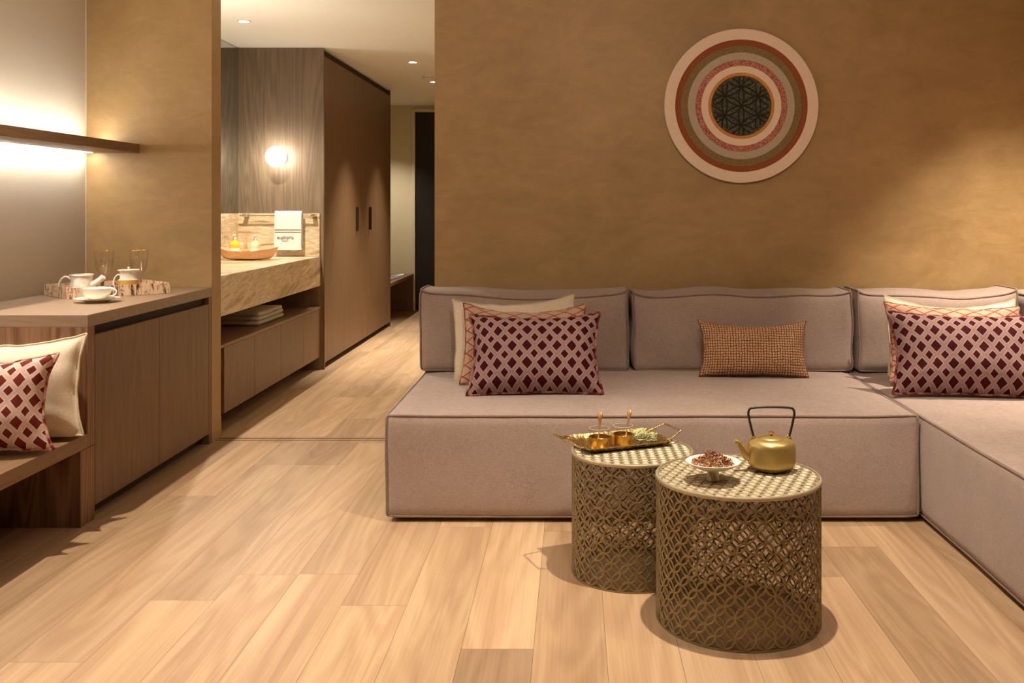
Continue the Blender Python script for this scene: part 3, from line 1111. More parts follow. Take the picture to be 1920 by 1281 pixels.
def towel_sheet(bm, x0, x1, zf, zb, ztop, yc, half, th, seed):
    """cloth hanging over a bar: front drop, fold, back drop"""
    path = []
    for i in range(13):
        path.append((yc - half, zf + (ztop - half - zf) * i / 12))
    for i in range(1, 8):
        a = PI * i / 8
        path.append((yc - half * math.cos(a), ztop - half + half * math.sin(a)))
    for i in range(11):
        path.append((yc + half, ztop - half - (ztop - half - zb) * i / 10))
    NX = 16
    for sgn in (1, -1):
        pass
    rows = {}
    P = [Vector((0, p[0], p[1])) for p in path]
    for s in (0, 1):
        for i, p in enumerate(P):
            d = (P[min(i + 1, len(P) - 1)] - P[max(i - 1, 0)]).normalized()
            nrm = Vector((0, -d.z, d.y))
            for j in range(NX + 1):
                x = x0 + (x1 - x0) * j / NX
                off = th * (1 if s else 0)
                w = 0.0025 * noise.noise(Vector((x * 12, p.z * 7 + seed, p.y * 5)))
                rows[(s, i, j)] = bm.verts.new(Vector((x + 0.004 * noise.noise(Vector((seed, p.z * 9, 1))), p.y, p.z)) + nrm * (off + w * s))
    nI = len(P)
    for s in (0, 1):
        for i in range(nI - 1):
            for j in range(NX):
                bm.faces.new([rows[(s, i, j)], rows[(s, i + 1, j)], rows[(s, i + 1, j + 1)], rows[(s, i, j + 1)]])
    for i in range(nI - 1):
        for j in (0, NX):
            bm.faces.new([rows[(0, i, j)], rows[(0, i + 1, j)], rows[(1, i + 1, j)], rows[(1, i, j)]])
    for j in range(NX):
        for i in (0, nI - 1):
            bm.faces.new([rows[(0, i, j)], rows[(0, i, j + 1)], rows[(1, i, j + 1)], rows[(1, i, j)]])


towel_sheet(bm, -2.178, -1.982, 0.885, 0.93, 1.158, YP - 0.070, 0.0085, 0.012, 3)
obj('towel_cloth', bm, M['towel'], tw, world=True, smooth=60)
FYT = YP - 0.070 - 0.0085 - 0.012
for z in (1.033, 1.016):
    obj('stripe', box(-2.176, -1.984, FYT - 0.0028, FYT + 0.0005, z - 0.0022, z + 0.0022), M['stripe'], tw, world=True)


def lettering(txt, size, loc, parent, mat):
    cu = bpy.data.curves.new('lettering', 'FONT')
    cu.body = txt
    cu.size = size
    cu.align_x = 'CENTER'
    cu.extrude = 0.0008
    to = bpy.data.objects.new('lettering', cu)
    COL.objects.link(to)
    dg = bpy.context.evaluated_depsgraph_get()
    me = bpy.data.meshes.new_from_object(to.evaluated_get(dg))
    bpy.data.objects.remove(to)
    bm = NB()
    bm.from_mesh(me)
    bm.transform(Matrix.Translation(loc) @ Matrix.Rotation(PI / 2, 4, 'X'))
    obj('lettering', bm, mat, parent, world=True, smooth=0)


lettering('euphoria', 0.034, (-2.098, FYT - 0.0035, 0.967), tw, M['stripe'])
lettering('RETREAT', 0.011, (-2.098, FYT - 0.0035, 0.950), tw, M['stripe'])

# folded towel on the low shelf
ft = empty('folded_towel', 'folded beige bath towel lying on the open shelf under the counter', 'towel', (-2.15, 6.32, 0.468))
for i in range(3):
    z0 = 0.469 + i * 0.026
    f = soft_map((-2.165 + 0.004 * i, 6.32, z0 + 0.0135), (0.235 - 0.006 * i, 0.265 - 0.01 * i, 0.0128), 0.0125, (0.004, 0.004, 0.004),
                 lambda p, q, i=i: Vector((p.x, p.y, p.z + 0.006 * noise.noise(Vector((p.x * 6, p.y * 6, i))) * (i > 0) + (0.0015 * i))))
    obj('towel_layer', soft_block(NB(), f, (20, 20, 4)), M['towel_b'], ft, world=True, smooth=180)

# wooden root bowl with toiletries
wb = empty('wooden_bowl', 'long boat-shaped wooden bowl on the travertine counter', 'bowl', (-2.245, 6.80, 0.8355))


def boat_bowl():
    bm = NB()
    NA, NR = 48, 10
    outer, inner = [], []
    for s, store in ((0, outer), (1, inner)):
        for k in range(NR + 1):
            t = k / NR
            ring = []
            for i in range(NA):
                a = 2 * PI * i / NA
                ca, sa = math.cos(a), math.sin(a)
                pt = 1 + 0.35 * abs(ca) ** 6
                rx = (0.10 + 0.062 * t ** 0.8 * pt) if not s else (0.092 + 0.058 * t ** 0.8 * pt)
                rx = rx * (0.2 + 0.8 * min(1, t * 3.2)) * 1.16
                ry = (0.055 + 0.055 * t ** 0.7) * (0.25 + 0.75 * min(1, t * 2.5))
                if s:
                    ry -= 0.008
                zt_ = 0.062 + 0.028 * abs(ca) ** 3 + 0.006 * noise.noise(Vector((ca * 2, sa * 2, 1)))
                z = zt_ * (t ** 2.1) if not s else 0.010 + (zt_ - 0.010) * (t ** 2.1)
                ring.append(bm.verts.new((rx * ca, ry * sa, z)))
            store.append(ring)
    for store in (outer, inner):
        for A, B in zip(store, store[1:]):
            for i in range(NA):
                bm.faces.new((A[i], A[(i + 1) % NA], B[(i + 1) % NA], B[i]))
        bm.faces.new(store[0])
    for i in range(NA):
        bm.faces.new((outer[-1][i], outer[-1][(i + 1) % NA], inner[-1][(i + 1) % NA], inner[-1][i]))
    return bm


obj('bowl_body', boat_bowl(), M['bowl_wood'], wb, smooth=60)


def bottle(x, y, z, label, mat, h=0.10, r=0.031):
    b = empty('soap_bottle', label, 'bottle', (x, y, z), group='toiletry bottles in the wooden bowl')
    obj('bottle_body', lathe(NB(), [(0, 0), (r * .96, 0), (r, 0.004), (r, h * .62), (r * .9, h * .74), (r * .42, h * .86), (r * .36, h * .9), (0, h * .9)], 28), mat, b)
    obj('bottle_label', lathe(NB(), [(r + 0.0006, 0.008), (r + 0.0012, 0.009), (r + 0.0012, h * .46), (r + 0.0006, h * .47)], 28, cap=False), M['label'], b)
    c = NB()
    lathe(c, [(0, h * .9), (r * .42, h * .9), (r * .42, h * 1.02), (r * .15, h * 1.03), (r * .15, h * 1.07), (r * .4, h * 1.08), (r * .4, h * 1.14), (0, h * 1.15)], 20)
    tube(c, [(0, 0, h * 1.11), (0, -0.03, h * 1.10)], 0.004, 8)
    obj('pump', c, M['white_plastic'], b)


zb = 0.8355 + 0.0125
bottle(-2.335, 6.80, zb, 'yellow soap bottle with white label in the wooden bowl', M['bottle_y'], 0.142, 0.034)
bottle(-2.195, 6.80, zb, 'pale lotion bottle with white label in the wooden bowl', M['bottle_w'], 0.138, 0.032)
rd = empty('reed_diffuser', 'amber diffuser with thin reeds between the two bottles', 'diffuser', (-2.266, 6.825, zb))
obj('diffuser_jar', lathe(NB(), [(0, 0), (0.022, 0), (0.024, 0.004), (0.024, 0.05), (0.013, 0.062), (0.013, 0.072), (0, 0.072)], 24), M['amber'], rd)
for i in range(7):
    a = (i - 3) * 0.075
    b = ((i * 37) % 7 - 3) * 0.04
    obj('reed', tube(NB(), [(0.002 * (i - 3), 0, 0.068), (math.sin(a) * 0.14, math.sin(b) * 0.10, 0.068 + 0.135 * math.cos(a))], 0.0014, 6), M['reed'], rd)
c = NB()
f = soft_map((0, 0, 0.012), (0.045, 0.018, 0.010), 0.008, (0.001, 0.001, 0.001))
soft_block(c, f, (10, 6, 4))
c.transform(Matrix.Translation((-2.125, 6.775, 0.8355 + 0.040)) @ Matrix.Rotation(-0.3, 4, 'Y') @ Matrix.Rotation(0.2, 4, 'Z'))
sb = obj('soap_bar', c, m_plain('brown_soap', (150, 104, 66), 0.6, mottle=0.2), smooth=60)
tag(sb, 'small brown soap bar in the right end of the wooden bowl', 'soap')

# ------------------------------------------------------------------ wall art
art = empty('wall_art', 'large round felt wall hanging of concentric rings above the sofa', 'wall art', (0.851, YW, 1.712))
K = 0.390 / 578


def annulus(bm, r0, r1, y0, y1, seg=96):
    prof = [(r0, y0), (r0, y1 - 0.001), (r0 + 0.001, y1), (r1 - 0.002, y1), (r1, y1 - 0.002), (r1, y0)]
    if r0 <= 0:
        prof = [(0, y1), (r1 - 0.002, y1), (r1, y1 - 0.002), (r1, y0), (0, y0)]
    lathe(bm, prof, seg, cap=False)
    bm.transform(Matrix.Rotation(PI / 2, 4, 'X'))
    return bm


obj('backing', annulus(NB(), 0, 0.384, 0.0005, 0.010), M['felt']['cream'], art)
rad = [578, 497, 458, 402, 345, 302, 248, 226]
for (r1, r0), mname, th in zip(zip(rad, rad[1:]), ('cream', 'brick', 'olive', 'grey', 'pink', 'cream', 'orange'), (0.028, 0.023, 0.022, 0.0235, 0.0245, 0.0235, 0.026)):
    obj('felt_ring', annulus(NB(), r0 * K, r1 * K, 0.0102, th), M['felt'][mname], art, label=mname + ' felt ring')
obj('medallion', annulus(NB(), 0, 225.5 * K, 0.0102, 0.021), M['felt']['dark'], art, label='dark centre disc')
c = NB()
RM = 225.5 * K
rr = RM * 0.64
cents = [(0, 0)] + [(rr * math.cos(R_(30 + 60 * i)), rr * math.sin(R_(30 + 60 * i))) for i in range(6)]
cents += [(rr * math.sqrt(3) * math.cos(R_(60 * i)), rr * math.sqrt(3) * math.sin(R_(60 * i))) for i in range(6)]
cents += [(2 * rr * math.cos(R_(30 + 60 * i)), 2 * rr * math.sin(R_(30 + 60 * i))) for i in range(6)]
for cx_, cz_ in cents:
    seg = []
    for i in range(61):
        a = 2 * PI * i / 60
        x, z = cx_ + rr * math.cos(a), cz_ + rr * math.sin(a)
        if math.hypot(x, z) < RM - 0.005:
            seg.append((x, -0.0215, z))
        else:
            if len(seg) > 2:
                tube(c, seg, 0.0040, 6)
            seg = []
    if len(seg) > 2:
        tube(c, seg, 0.0040, 6)
obj('petal_relief', c, M['felt']['black'], art, label='black interlaced petal cords')


# ------------------------------------------------------------------ drum tables
def drum(label, x, y, Rr, H, n, rz):
    t = empty('drum_table', label, 'side table', (x, y, 0), rz=0, group='round openwork brass drum tables')
    c = NB()
    p = 2 * PI * Rr / n
    hf = p / 2
    rows = int(round((H - 0.016) / hf))
    hz = (H - 0.016) / rows
    S = 26
    wd_ = 0.0030
    for j in range(rows + 1):
        for i in range(n):
            u0 = (i + (0.5 if j % 2 else 0)) * p
            z0 = 0.006 + j * hz
            prev = None
            for s in range(S + 1):
                a = 2 * PI * s / S
                cu, sv = math.cos(a), math.sin(a)
                zc = z0 + hz * sv
                if zc < 0.004 or zc > H - 0.008:
                    prev = None
                    continue
                cur = []
                for dr, o_ in ((-wd_, 0), (0, 0.0032), (wd_, 0)):
                    th = (u0 + (hf + dr) * cu) / Rr + rz
                    zz = min(max(z0 + (hz + dr) * sv, 0.003), H - 0.007)
                    rad_ = Rr - 0.004 + o_
                    cur.append(c.verts.new((rad_ * math.cos(th), rad_ * math.sin(th), zz)))
                if prev:
                    c.faces.new((prev[0], prev[1], cur[1], cur[0]))
                    c.faces.new((prev[1], prev[2], cur[2], cur[1]))
                prev = cur
    obj('openwork_wall', c, M['brass_d'], t, smooth=180, recalc=False)
    c = NB()
    uvl = c.loops.layers.uv.new('UVMap')
    S2 = 96
    lo = [c.verts.new(((Rr - 0.007) * math.cos(2 * PI * i / S2), (Rr - 0.007) * math.sin(2 * PI * i / S2), 0.004)) for i in range(S2)]
    hi = [c.verts.new((v.co.x, v.co.y, H - 0.008)) for v in lo]
    for i in range(S2):
        k = (i + 1) % S2
        f = c.faces.new((lo[i], lo[k], hi[k], hi[i]))
        u0, u1 = i / S2 * 2 * PI * Rr, (i + 1) / S2 * 2 * PI * Rr
        for lp, uv in zip(f.loops, ((u0, 0), (u1, 0), (u1, H), (u0, H))):
            lp[uvl].uv = uv
    obj('gauze_lining', c, M['gauze'], t, smooth=180, recalc=False)
    c = NB()
    lathe(c, [(Rr - 0.008, 0.0), (Rr - 0.001, 0.0), (Rr, 0.003), (Rr - 0.001, 0.006), (Rr - 0.008, 0.006)], 96)
    obj('base_ring', lathe(NB(), [(Rr - 0.008, 0.0), (Rr - 0.001, 0.0), (Rr, 0.003), (Rr - 0.001, 0.006), (Rr - 0.008, 0.006), (Rr - 0.008, 0.0)], 96, cap=False), M['brass_d'], t)
    c.free()
    obj('tabletop', lathe(NB(), [(0, H - 0.010), (Rr - 0.003, H - 0.010), (Rr - 0.003, H - 0.0035), (0, H - 0.0035)], 96), M['brass_top'], t)
    obj('rim', lathe(NB(), [(Rr - 0.006, H - 0.011), (Rr, H - 0.011), (Rr + 0.0015, H - 0.007), (Rr + 0.0015, H - 0.003), (Rr - 0.001, H), (Rr - 0.005, H), (Rr - 0.006, H - 0.011)], 96, cap=False), M['brass_line'], t)
    # raised pattern of interlaced circles on the top
    c = NB()
    q = 0.021
    m = int(Rr / q) + 2
    for i in range(-m, m + 1):
        for j in range(-m, m + 1):
            if (i + j) % 2:
                continue
            prev = None
            for s in range(25):
                a = 2 * PI * s / 24
                cur = []
                ok = True
                for dr, zz in ((-0.0030, H - 0.0036), (-0.0018, H - 0.0024), (0.0018, H - 0.0024), (0.0030, H - 0.0036)):
                    px, py = i * q + (q + dr) * math.cos(a), j * q + (q + dr) * math.sin(a)
                    ok = ok and math.hypot(px, py) < Rr - 0.006
                    cur.append((px, py, zz))
                if not ok:
                    prev = None
                    continue
                cur = [c.verts.new(v) for v in cur]
                if prev:
                    for z in range(3):
                        c.faces.new((prev[z], prev[z + 1], cur[z + 1], cur[z]))
                prev = cur
    c.transform(Matrix.Rotation(rz + 0.3, 4, 'Z'))
    obj('top_pattern', c, M['brass_line'], t, smooth=40)
    return t


FT = (0.481, 2.888)
RT = (0.194, 3.256)
HF, HR = 0.418, 0.400
drum('taller wider brass openwork drum table in front, holding kettle and dish', FT[0], FT[1], 0.239, HF, 27, 0.1)
drum('smaller brass openwork drum table behind, holding the gold tray', RT[0], RT[1], 0.200, HR, 23, 0.5)

# gold tray with cups, spoons and green sprigs
TA = R_(23)
TC = (0.151, 3.338)
tz = HR + 0.0005
ty = empty('gold_tray', 'rectangular hammered gold tray with wire handles on the smaller drum table', 'tray', (TC[0], TC[1], tz), rz=TA)


def tray_mesh(L, W, flare, rise, th):
    bm = NB()
    NX, NY = 24, 16
    lay = []
    for s in (0, 1):
        G = []
        for i in range(NX + 1):
            row = []
            for j in range(NY + 1):
                u, v = 2 * i / NX - 1, 2 * j / NY - 1
                x, y = u * L / 2, v * W / 2
                e = max(0, (abs(u) - 0.84) / 0.16) ** 1.6, max(0, (abs(v) - 0.84) / 0.16) ** 1.6
                z = rise * max(e)
                x *= 1 + 0.0
                row.append(bm.verts.new((x, y, z + (th if s else 0.0008) + 0.0007 * noise.noise(Vector((x * 60, y * 60, 0))))))
            G.append(row)
        lay.append(G)
        for i in range(NX):
            for j in range(NY):
                bm.faces.new((G[i][j], G[i + 1][j], G[i + 1][j + 1], G[i][j + 1]))
    A, B = lay
    e = [(i, 0) for i in range(NX)] + [(NX, j) for j in range(NY)] + [(i, NY) for i in range(NX, 0, -1)] + [(0, j) for j in range(NY, 0, -1)]
    for (a, b), (c, d) in zip(e, e[1:] + e[:1]):
        bm.faces.new((A[a][b], A[c][d], B[c][d], B[a][b]))
    return bm


obj('tray_plate', tray_mesh(0.315, 0.208, 0.02, 0.014, 0.0032), M['gold'], ty, smooth=40)
for s in (-1, 1):
    pts = [(s * 0.148, -0.072, 0.014), (s * 0.166, -0.072, 0.017), (s * 0.205, -0.060, 0.034), (s * 0.209, -0.05, 0.036), (s * 0.209, 0.05, 0.036), (s * 0.205, 0.060, 0.034), (s * 0.166, 0.072, 0.017), (s * 0.148, 0.072, 0.014)]
    obj('handle', tube(NB(), smooth_path(pts, 4), 0.0030, 8), M['stem_metal'] if False else M['gold'], ty, smooth=60)


def tea_glass(x, y, label, lean):
    z = tz + 0.0042
    g = empty('tea_glass', label, 'glass', (x, y, z), group='two tea glasses on the gold tray')
    r = 0.0345
    obj('glass_bowl', lathe(NB(), [(0, 0.0), (r - 0.003, 0.0), (r, 0.003), (r, 0.064), (r - 0.0016, 0.064), (r - 0.0016, 0.006), (0, 0.006)], 40), M['glass'], g)
    obj('rim', tube(NB(), [((r - 0.0008) * math.cos(2 * PI * i / 48), (r - 0.0008) * math.sin(2 * PI * i / 48), 0.0642) for i in range(48)], 0.0009, 6, closed=True), M['rim_highlight'], g, smooth=180)  # thin pale tube standing in for the highlight on the glass edge
    obj('gold_band', lathe(NB(), [(r + 0.0004, 0.001), (r + 0.0010, 0.0015), (r + 0.0010, 0.036), (r + 0.0004, 0.0365), (r + 0.0004, 0.001)], 40, cap=False), M['gold_p'], g)
    s = empty('spoon', 'gold spoon standing in the ' + ('left' if lean > 0 else 'right') + ' tea glass', 'spoon', (x, y, z + 0.0066), group='spoons in the tea glasses')
    a = Vector((-0.006 * lean, -0.012, 0.002))
    b = Vector((0.004 if lean > 0 else 0.024, 0.022, 0.105))
    pts = [a.lerp(b, t) for t in (0, .06, .12, .2, .35, .6, .78, .88, .95, 1.0)]
    obj('spoon_body', tube(NB(), pts, [0.004, 0.0085, 0.009, 0.003, 0.0020, 0.0030, 0.0062, 0.0084, 0.0082, 0.0045], 10, flat=0.45), M['spoon'], s, smooth=60)


tea_glass(0.0865, 3.262, 'left tea glass with gold lower band on the gold tray', 1)
tea_glass(0.166, 3.300, 'right tea glass with gold lower band on the gold tray, next to the green sprigs', -1)


def sprig(x, y, dx, dy, L, label, seed):
    rg = random.Random(seed)
    s = empty('green_sprig', label, 'sprig', (x, y, tz + 0.005), group='pale green sprigs on the gold tray')
    base = Vector((0, 0, 0.006))
    d = Vector((dx, dy, 0.0)).normalized()
    side = d.cross(Vector((0, 0, 1)))
    obj('stem', tube(NB(), [base - d * L * .5, base, base + d * L * .5 + Vector((0, 0, .01))], 0.0016, 6), M['leaf'], s)
    c = NB()
    for i in range(70):
        t = rg.uniform(-.5, .5)
        rad_ = 0.013 * (1 - 1.4 * t * t)
        a = rg.uniform(0, PI)
        o_ = side * math.cos(a) * rad_ + Vector((0, 0, 1)) * math.sin(a) * rad_ * 1.3
        p = base + d * L * t + o_
        dirn = (o_.normalized() + d * 0.9).normalized()
        w = dirn.cross(Vector((rg.random(), rg.random(), rg.random()))).normalized() * 0.0042
        ln = 0.013
        q = [p - dirn * ln * .3, p + w + dirn * ln * .2, p + dirn * ln, p - w + dirn * ln * .2]
        nn_ = dirn.cross(w).normalized() * 0.0012
        top = [c.verts.new(v + nn_ * (1 if k % 2 == 0 else 2)) for k, v in enumerate(q)]
        bot = [c.verts.new(v - nn_ * (1 if k % 2 == 0 else -.2)) for k, v in enumerate(q)]
        c.faces.new(top)
        c.faces.new(bot[::-1])
        for k in range(4):
            c.faces.new((top[k], top[(k + 1) % 4], bot[(k + 1) % 4], bot[k]))
    for v in c.verts:
        v.co.z = max(v.co.z, 0.0005)
    obj('leaves', c, M['leaf'], s, smooth=0)


sprig(0.226, 3.395, 0.9, 0.9, 0.060, 'pale green sprig at the back of the gold tray', 3)
sprig(0.243, 3.345, 1.0, 0.05, 0.070, 'pale green sprig lying in front on the gold tray', 5)

# footed dish with dried petals
dx, dy, dz = 0.400, 2.825, HF + 0.0005
dish = empty('footed_dish', 'white footed dish on the front drum table, heaped with dried petals', 'dish', (dx, dy, dz))
obj('dish_bowl', lathe(NB(), [(0, 0.031), (0.02, 0.031), (0.045, 0.035), (0.066, 0.043), (0.0775, 0.052), (0.0780, 0.054), (0.0765, 0.0548), (0.064, 0.0480), (0.045, 0.0405), (0.02, 0.0365), (0, 0.036)], 56), M['porcelain'], dish, smooth=60)
obj('foot', lathe(NB(), [(0, 0), (0.0185, 0), (0.0185, 0.002), (0.0165, 0.006), (0.0165, 0.0308), (0, 0.0308)], 32), M['stem_metal'], dish, label='brushed metal foot')
c = NB()
rg = random.Random(4)
for i in range(480):
    a = rg.uniform(0, 2 * PI)
    rr_ = 0.058 * math.sqrt(rg.random())
    top_ = 0.030 * (1 - (rr_ / 0.062) ** 1.5)
    zz = 0.050 + rg.random() * top_
    p = Vector((rr_ * math.cos(a), rr_ * math.sin(a), zz))
    d1 = Vector((rg.gauss(0, 1), rg.gauss(0, 1), rg.gauss(0, .7))).normalized()
    d2 = d1.cross(Vector((rg.random(), rg.random(), rg.random()))).normalized()
    d3 = d1.cross(d2)
    L1, L2, L3 = rg.uniform(.005, .0095), rg.uniform(.002, .0042), rg.uniform(.0006, .0014)
    vs = [c.verts.new(p + d1 * L1), c.verts.new(p + d2 * L2 + d3 * L3 * 1.5), c.verts.new(p - d1 * L1), c.verts.new(p - d2 * L2 + d3 * L3 * 1.5), c.verts.new(p - d3 * L3), c.verts.new(p + d3 * L3 * .5)]
    mi = rg.randrange(6)
    for f_ in ((0, 1, 5), (1, 2, 5), (2, 3, 5), (3, 0, 5), (1, 0, 4), (2, 1, 4), (3, 2, 4), (0, 3, 4)):
        ff = c.faces.new([vs[k] for k in f_])
        ff.material_index = mi
for i in range(5):
    a = rg.uniform(0, 2 * PI)
    b0 = Vector((-0.012, 0.0, 0.074))
    tube(c, [b0, b0 + Vector((0.010 * math.cos(a), 0.008 * math.sin(a), 0.016))], [0.0022, 0.0008], 5)
c.transform(Matrix.Translation((dx, dy, dz)))
pt = obj('dried_petals', c, M['petal'], smooth=0)
tag(pt, 'heap of brown and orange dried petals in the white footed dish', 'dried petals', kind='stuff')

# kettle
kx, ky, kz = 0.590, 2.940, HF + 0.0005
ket = empty('kettle', 'satin gold kettle with black arched handle on the front drum table', 'kettle', (kx, ky, kz))


def kettle_body():
    bm = NB()
    NA, NZ = 64, 60
    rings = []
    hw, hh = 0.0715, 0.0455
    for k in range(NZ + 1):
        t = -1 + 2 * k / NZ
        b = PI / 2 * math.copysign(abs(t) ** 1.25, t)
        zz = math.copysign(abs(math.sin(b)) ** 0.44, b) * hh
        rr_ = (abs(math.cos(b)) ** 0.42) * hw if abs(t) < 0.999 else 0.0
        rr_ *= 1 - 0.03 * t * t
        z = hh + 0.003 + zz
        if rr_ < 0.004:
            rings.append([bm.verts.new((0, 0, z))])
        else:
            rings.append([bm.verts.new((rr_ * math.cos(2 * PI * i / NA), rr_ * 0.96 * math.sin(2 * PI * i / NA), z)) for i in range(NA)])
    for A, B in zip(rings, rings[1:]):
        for i in range(NA):
            j = (i + 1) % NA
            if len(A) == 1:
                bm.faces.new((A[0], B[j], B[i]))
            elif len(B) == 1:
                bm.faces.new((A[i], A[j], B[0]))
            else:
                bm.faces.new((A[i], A[j], B[j], B[i]))
    return bm


obj('kettle_body', kettle_body(), M['gold_s'], ket, smooth=180)
obj('base_foot', lathe(NB(), [(0, 0), (0.044, 0), (0.045, 0.002), (0.045, 0.006), (0, 0.006)], 40), M['gold_s'], ket)
obj('lid', lathe(NB(), [(0.037, 0.0905), (0.038, 0.0925), (0.036, 0.0945), (0.025, 0.0975), (0.008, 0.0992), (0, 0.0993)], 40, cap=False), M['gold_s'], ket)
obj('lid_rim', tube(NB(), [(0.038 * math.cos(2 * PI * i / 48), 0.038 * math.sin(2 * PI * i / 48), 0.0925) for i in range(48)], 0.0012, 6, closed=True), M['brass_d'], ket, smooth=180)
obj('lid_knob', lathe(NB(), [(0, 0.099), (0.0048, 0.099), (0.0042, 0.104), (0.0075, 0.1075), (0.0078, 0.1105), (0.004, 0.1125), (0, 0.113)], 24), M['gold_p'], ket)
sp_ = smooth_path([(-0.058, 0.0, 0.036), (-0.074, -0.004, 0.044), (-0.088, -0.007, 0.062), (-0.098, -0.010, 0.078), (-0.111, -0.012, 0.087)], 5)
n_ = len(sp_)
spb = NB()
tube(spb, sp_, [0.0185 - 0.0115 * (i / (n_ - 1)) ** 0.75 for i in range(n_)], 18)
so = obj('spout', spb, M['gold_s'], ket, smooth=60)
lug = []
for s in (-1, 1):
    obj('handle_lug', tube(NB(), smooth_path([(s * 0.044, 0, 0.088), (s * 0.048, 0, 0.098), (s * 0.054, 0, 0.100), (s * 0.058, 0, 0.092), (s * 0.060, 0, 0.086)], 4), 0.0022, 8), M['gold_s'], ket, smooth=60)
hp = [(-0.053, 0, 0.098), (-0.058, 0, 0.115), (-0.066, 0, 0.150), (-0.0685, 0, 0.168), (-0.063, 0, 0.180), (-0.045, 0, 0.1835), (0, 0, 0.185), (0.045, 0, 0.1835), (0.063, 0, 0.180), (0.0685, 0, 0.168), (0.066, 0, 0.150), (0.058, 0, 0.115), (0.053, 0, 0.098)]
obj('handle', tube(NB(), smooth_path(hp, 5), 0.0036, 10), M['black_metal'], ket, smooth=180, label='black arched handle')

# ------------------------------------------------------------------ tea things on the sideboard
ZT = 0.7905
TB = R_(46)
tcx, tcy = -2.188, 4.636
tt = empty('tea_tray', 'bark-printed rectangular tray with tea things on the sideboard', 'tray', (tcx, tcy, ZT), rz=TB)
TL, TW, TH = 0.452, 0.322, 0.050
c = NB()
for a in ((-TL / 2, TL / 2, -TW / 2, -TW / 2 + 0.009), (-TL / 2, TL / 2, TW / 2 - 0.009, TW / 2), (-TL / 2, -TL / 2 + 0.009, -TW / 2 + 0.009, TW / 2 - 0.009), (TL / 2 - 0.009, TL / 2, -TW / 2 + 0.009, TW / 2 - 0.009)):
    bx(c, a[0], a[1], a[2], a[3], 0.0, TH, bev=0.0008)
obj('tray_rim', c, M['bark'], tt, smooth=30)
obj('tray_base', box(-TL / 2 + 0.009, TL / 2 - 0.009, -TW / 2 + 0.009, TW / 2 - 0.009, 0.0, 0.007), M['tray_in'], tt, smooth=0)
c = NB()
bx(c, -TL / 2 - 0.0008, -TL / 2 + 0.0002, -0.05, 0.05, 0.020, 0.034, bev=0.0002)
obj('grip', c, M['tray_in'], tt, smooth=0, label='pale oval grip on the short side')
zt2 = ZT + 0.0075


def loc_on(px, Y):
    return (px - VX) / F * Y


tp = empty('teapot', 'white porcelain teapot with loop handle and stubby spout on the bark-printed tray', 'teapot', (loc_on(153, 4.52), 4.52, zt2))
obj('teapot_body', lathe(NB(), [(0, 0), (0.040, 0), (0.046, 0.004), (0.049, 0.022), (0.047, 0.045), (0.046, 0.075), (0.050, 0.090), (0.0505, 0.094), (0.048, 0.094), (0.043, 0.075), (0.044, 0.04), (0.04, 0.008), (0, 0.008)], 40), M['speckle'], tp, smooth=60)
obj('rim', lathe(NB(), [(0.0508, 0.0865), (0.0525, 0.0875), (0.0525, 0.0935), (0.0508, 0.0945)], 40, cap=False), M['porcelain'], tp)
obj('handle', tube(NB(), smooth_path([(-0.045, 0, 0.063), (-0.060, 0, 0.078), (-0.080, 0, 0.080), (-0.098, 0, 0.062), (-0.105, 0, 0.035)], 5), 0.0048, 10), M['porcelain'], tp, smooth=180)
c = NB()
spp = smooth_path([(0.044, 0, 0.045), (0.060, 0, 0.052), (0.085, 0, 0.068), (0.100, 0, 0.082)], 4)
tube(c, spp, [0.013 + 0.000 * i for i in range(len(spp))], 14)
obj('spout', c, M['porcelain'], tp, smooth=60)

jx, jy = loc_on(241, 4.625), 4.625
jr = empty('infuser_cup', 'white porcelain infuser cup with ochre base band on the bark-printed tray', 'cup', (jx, jy, zt2))
obj('cup_body', lathe(NB(), [(0, 0), (0.034, 0), (0.042, 0.012), (0.044, 0.03), (0.043, 0.062), (0.038, 0.066), (0.0375, 0.092), (0.040, 0.099), (0.047, 0.104), (0.048, 0.107), (0.046, 0.108), (0.036, 0.098), (0.034, 0.06), (0.03, 0.01), (0, 0.01)], 44), M['speckle'], jr, smooth=50)
obj('base_band', lathe(NB(), [(0.0442, 0.034), (0.0462, 0.035), (0.0462, 0.060), (0.0432, 0.0622)], 44, cap=False), M['gold_band'], jr, label='ochre band')
obj('lid', lathe(NB(), [(0.036, 0.100), (0.034, 0.104), (0.010, 0.108), (0.004, 0.110), (0.004, 0.115), (0.007, 0.120), (0, 0.122)], 32, cap=False), M['porcelain'], jr)
obj('handle', tube(NB(), smooth_path([(-0.037, 0, 0.083), (-0.052, 0, 0.083), (-0.066, 0, 0.066), (-0.070, 0, 0.045), (-0.068, 0, 0.03)], 5), 0.0035, 10), M['porcelain'], jr, smooth=180)


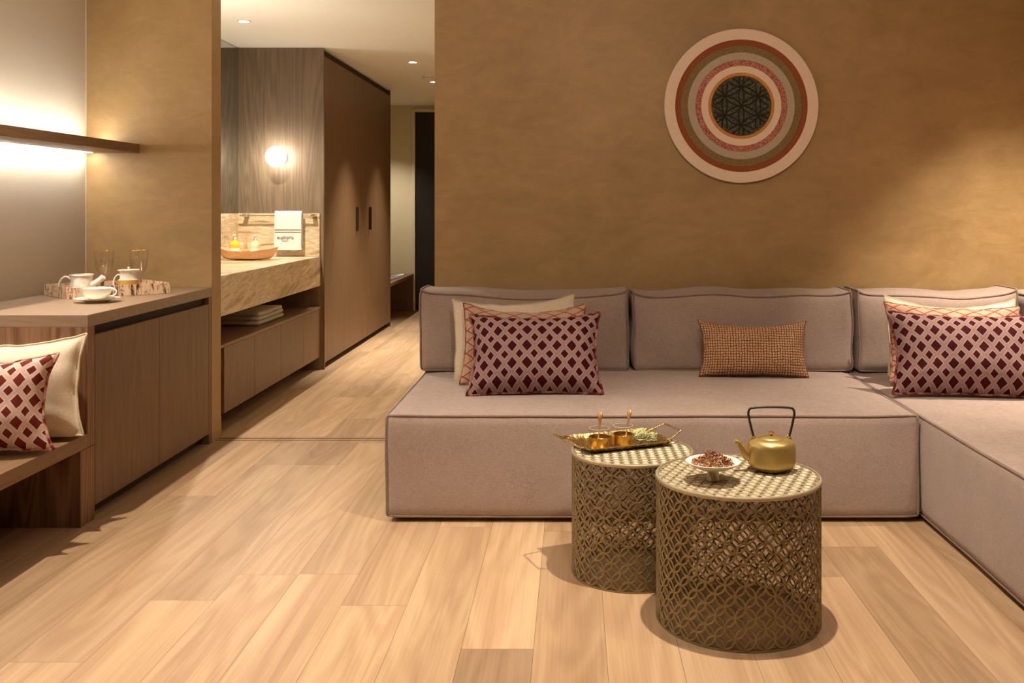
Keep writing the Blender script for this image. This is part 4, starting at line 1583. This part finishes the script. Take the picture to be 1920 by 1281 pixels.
def goblet(px, Y, label):
    g = empty('goblet', label, 'glass', (loc_on(px, Y), Y, zt2), group='gold-rimmed stemmed glasses on the tea tray')
    S = 10  # gently faceted bowl
    out = [(0, 0), (0.033, 0.0), (0.033, 0.0015), (0.010, 0.004), (0.005, 0.010), (0.0045, 0.055), (0.008, 0.064), (0.011, 0.070), (0.030, 0.090), (0.038, 0.108), (0.0415, 0.140), (0.0445, 0.186), (0.0448, 0.190)]
    inn = [(0.0435, 0.190), (0.0402, 0.140), (0.0365, 0.109), (0.0285, 0.092), (0.008, 0.076), (0, 0.075)]
    obj('glass_bowl', lathe(NB(), out + inn, 32), M['glass'], g, smooth=50)
    obj('water', lathe(NB(), [(0, 0.0755), (0.008, 0.0765), (0.028, 0.0925), (0.036, 0.1095), (0.0397, 0.140), (0.0402, 0.146), (0, 0.146)], 32), M['water'], g, smooth=50)
    obj('gold_rim', tube(NB(), [(0.0442 * math.cos(2 * PI * i / 40), 0.0442 * math.sin(2 * PI * i / 40), 0.1905) for i in range(40)], 0.0011, 6, closed=True), M['gold_p'], g, smooth=180)


goblet(195, 4.71, 'gold-rimmed stemmed water glass behind the teapot spout')
goblet(260, 4.80, 'gold-rimmed stemmed water glass behind the infuser cup')

cpx, cpy = loc_on(182, 4.245), 4.245
sa = empty('saucer', 'white porcelain saucer on the sideboard in front of the tray', 'saucer', (cpx, cpy, ZT))
obj('saucer_plate', lathe(NB(), [(0, 0.001), (0.040, 0.0), (0.044, 0.0), (0.047, 0.006), (0.070, 0.012), (0.092, 0.0165), (0.093, 0.018), (0.070, 0.015), (0.045, 0.010), (0, 0.008)], 56), M['porcelain'], sa, smooth=50)
cu_ = empty('tea_cup', 'wide white porcelain teacup on its saucer on the sideboard', 'cup', (cpx, cpy, ZT + 0.0085))
obj('cup_body', lathe(NB(), [(0, 0.001), (0.027, 0.0), (0.030, 0.003), (0.044, 0.014), (0.055, 0.028), (0.061, 0.044), (0.0635, 0.052), (0.0620, 0.052), (0.059, 0.044), (0.052, 0.029), (0.041, 0.016), (0.025, 0.007), (0, 0.006)], 48), M['porcelain'], cu_, smooth=60)
obj('gold_foot', lathe(NB(), [(0.0272, -0.0003), (0.031, 0.001), (0.035, 0.006)], 40, cap=False), M['gold_band'], cu_, label='gold ring round the foot')
obj('handle', tube(NB(), smooth_path([(0.059, 0, 0.046), (0.072, 0, 0.048), (0.083, 0, 0.040), (0.080, 0, 0.027), (0.066, 0, 0.019), (0.050, 0, 0.020)], 5), 0.0032, 10), M['porcelain'], cu_, smooth=180)
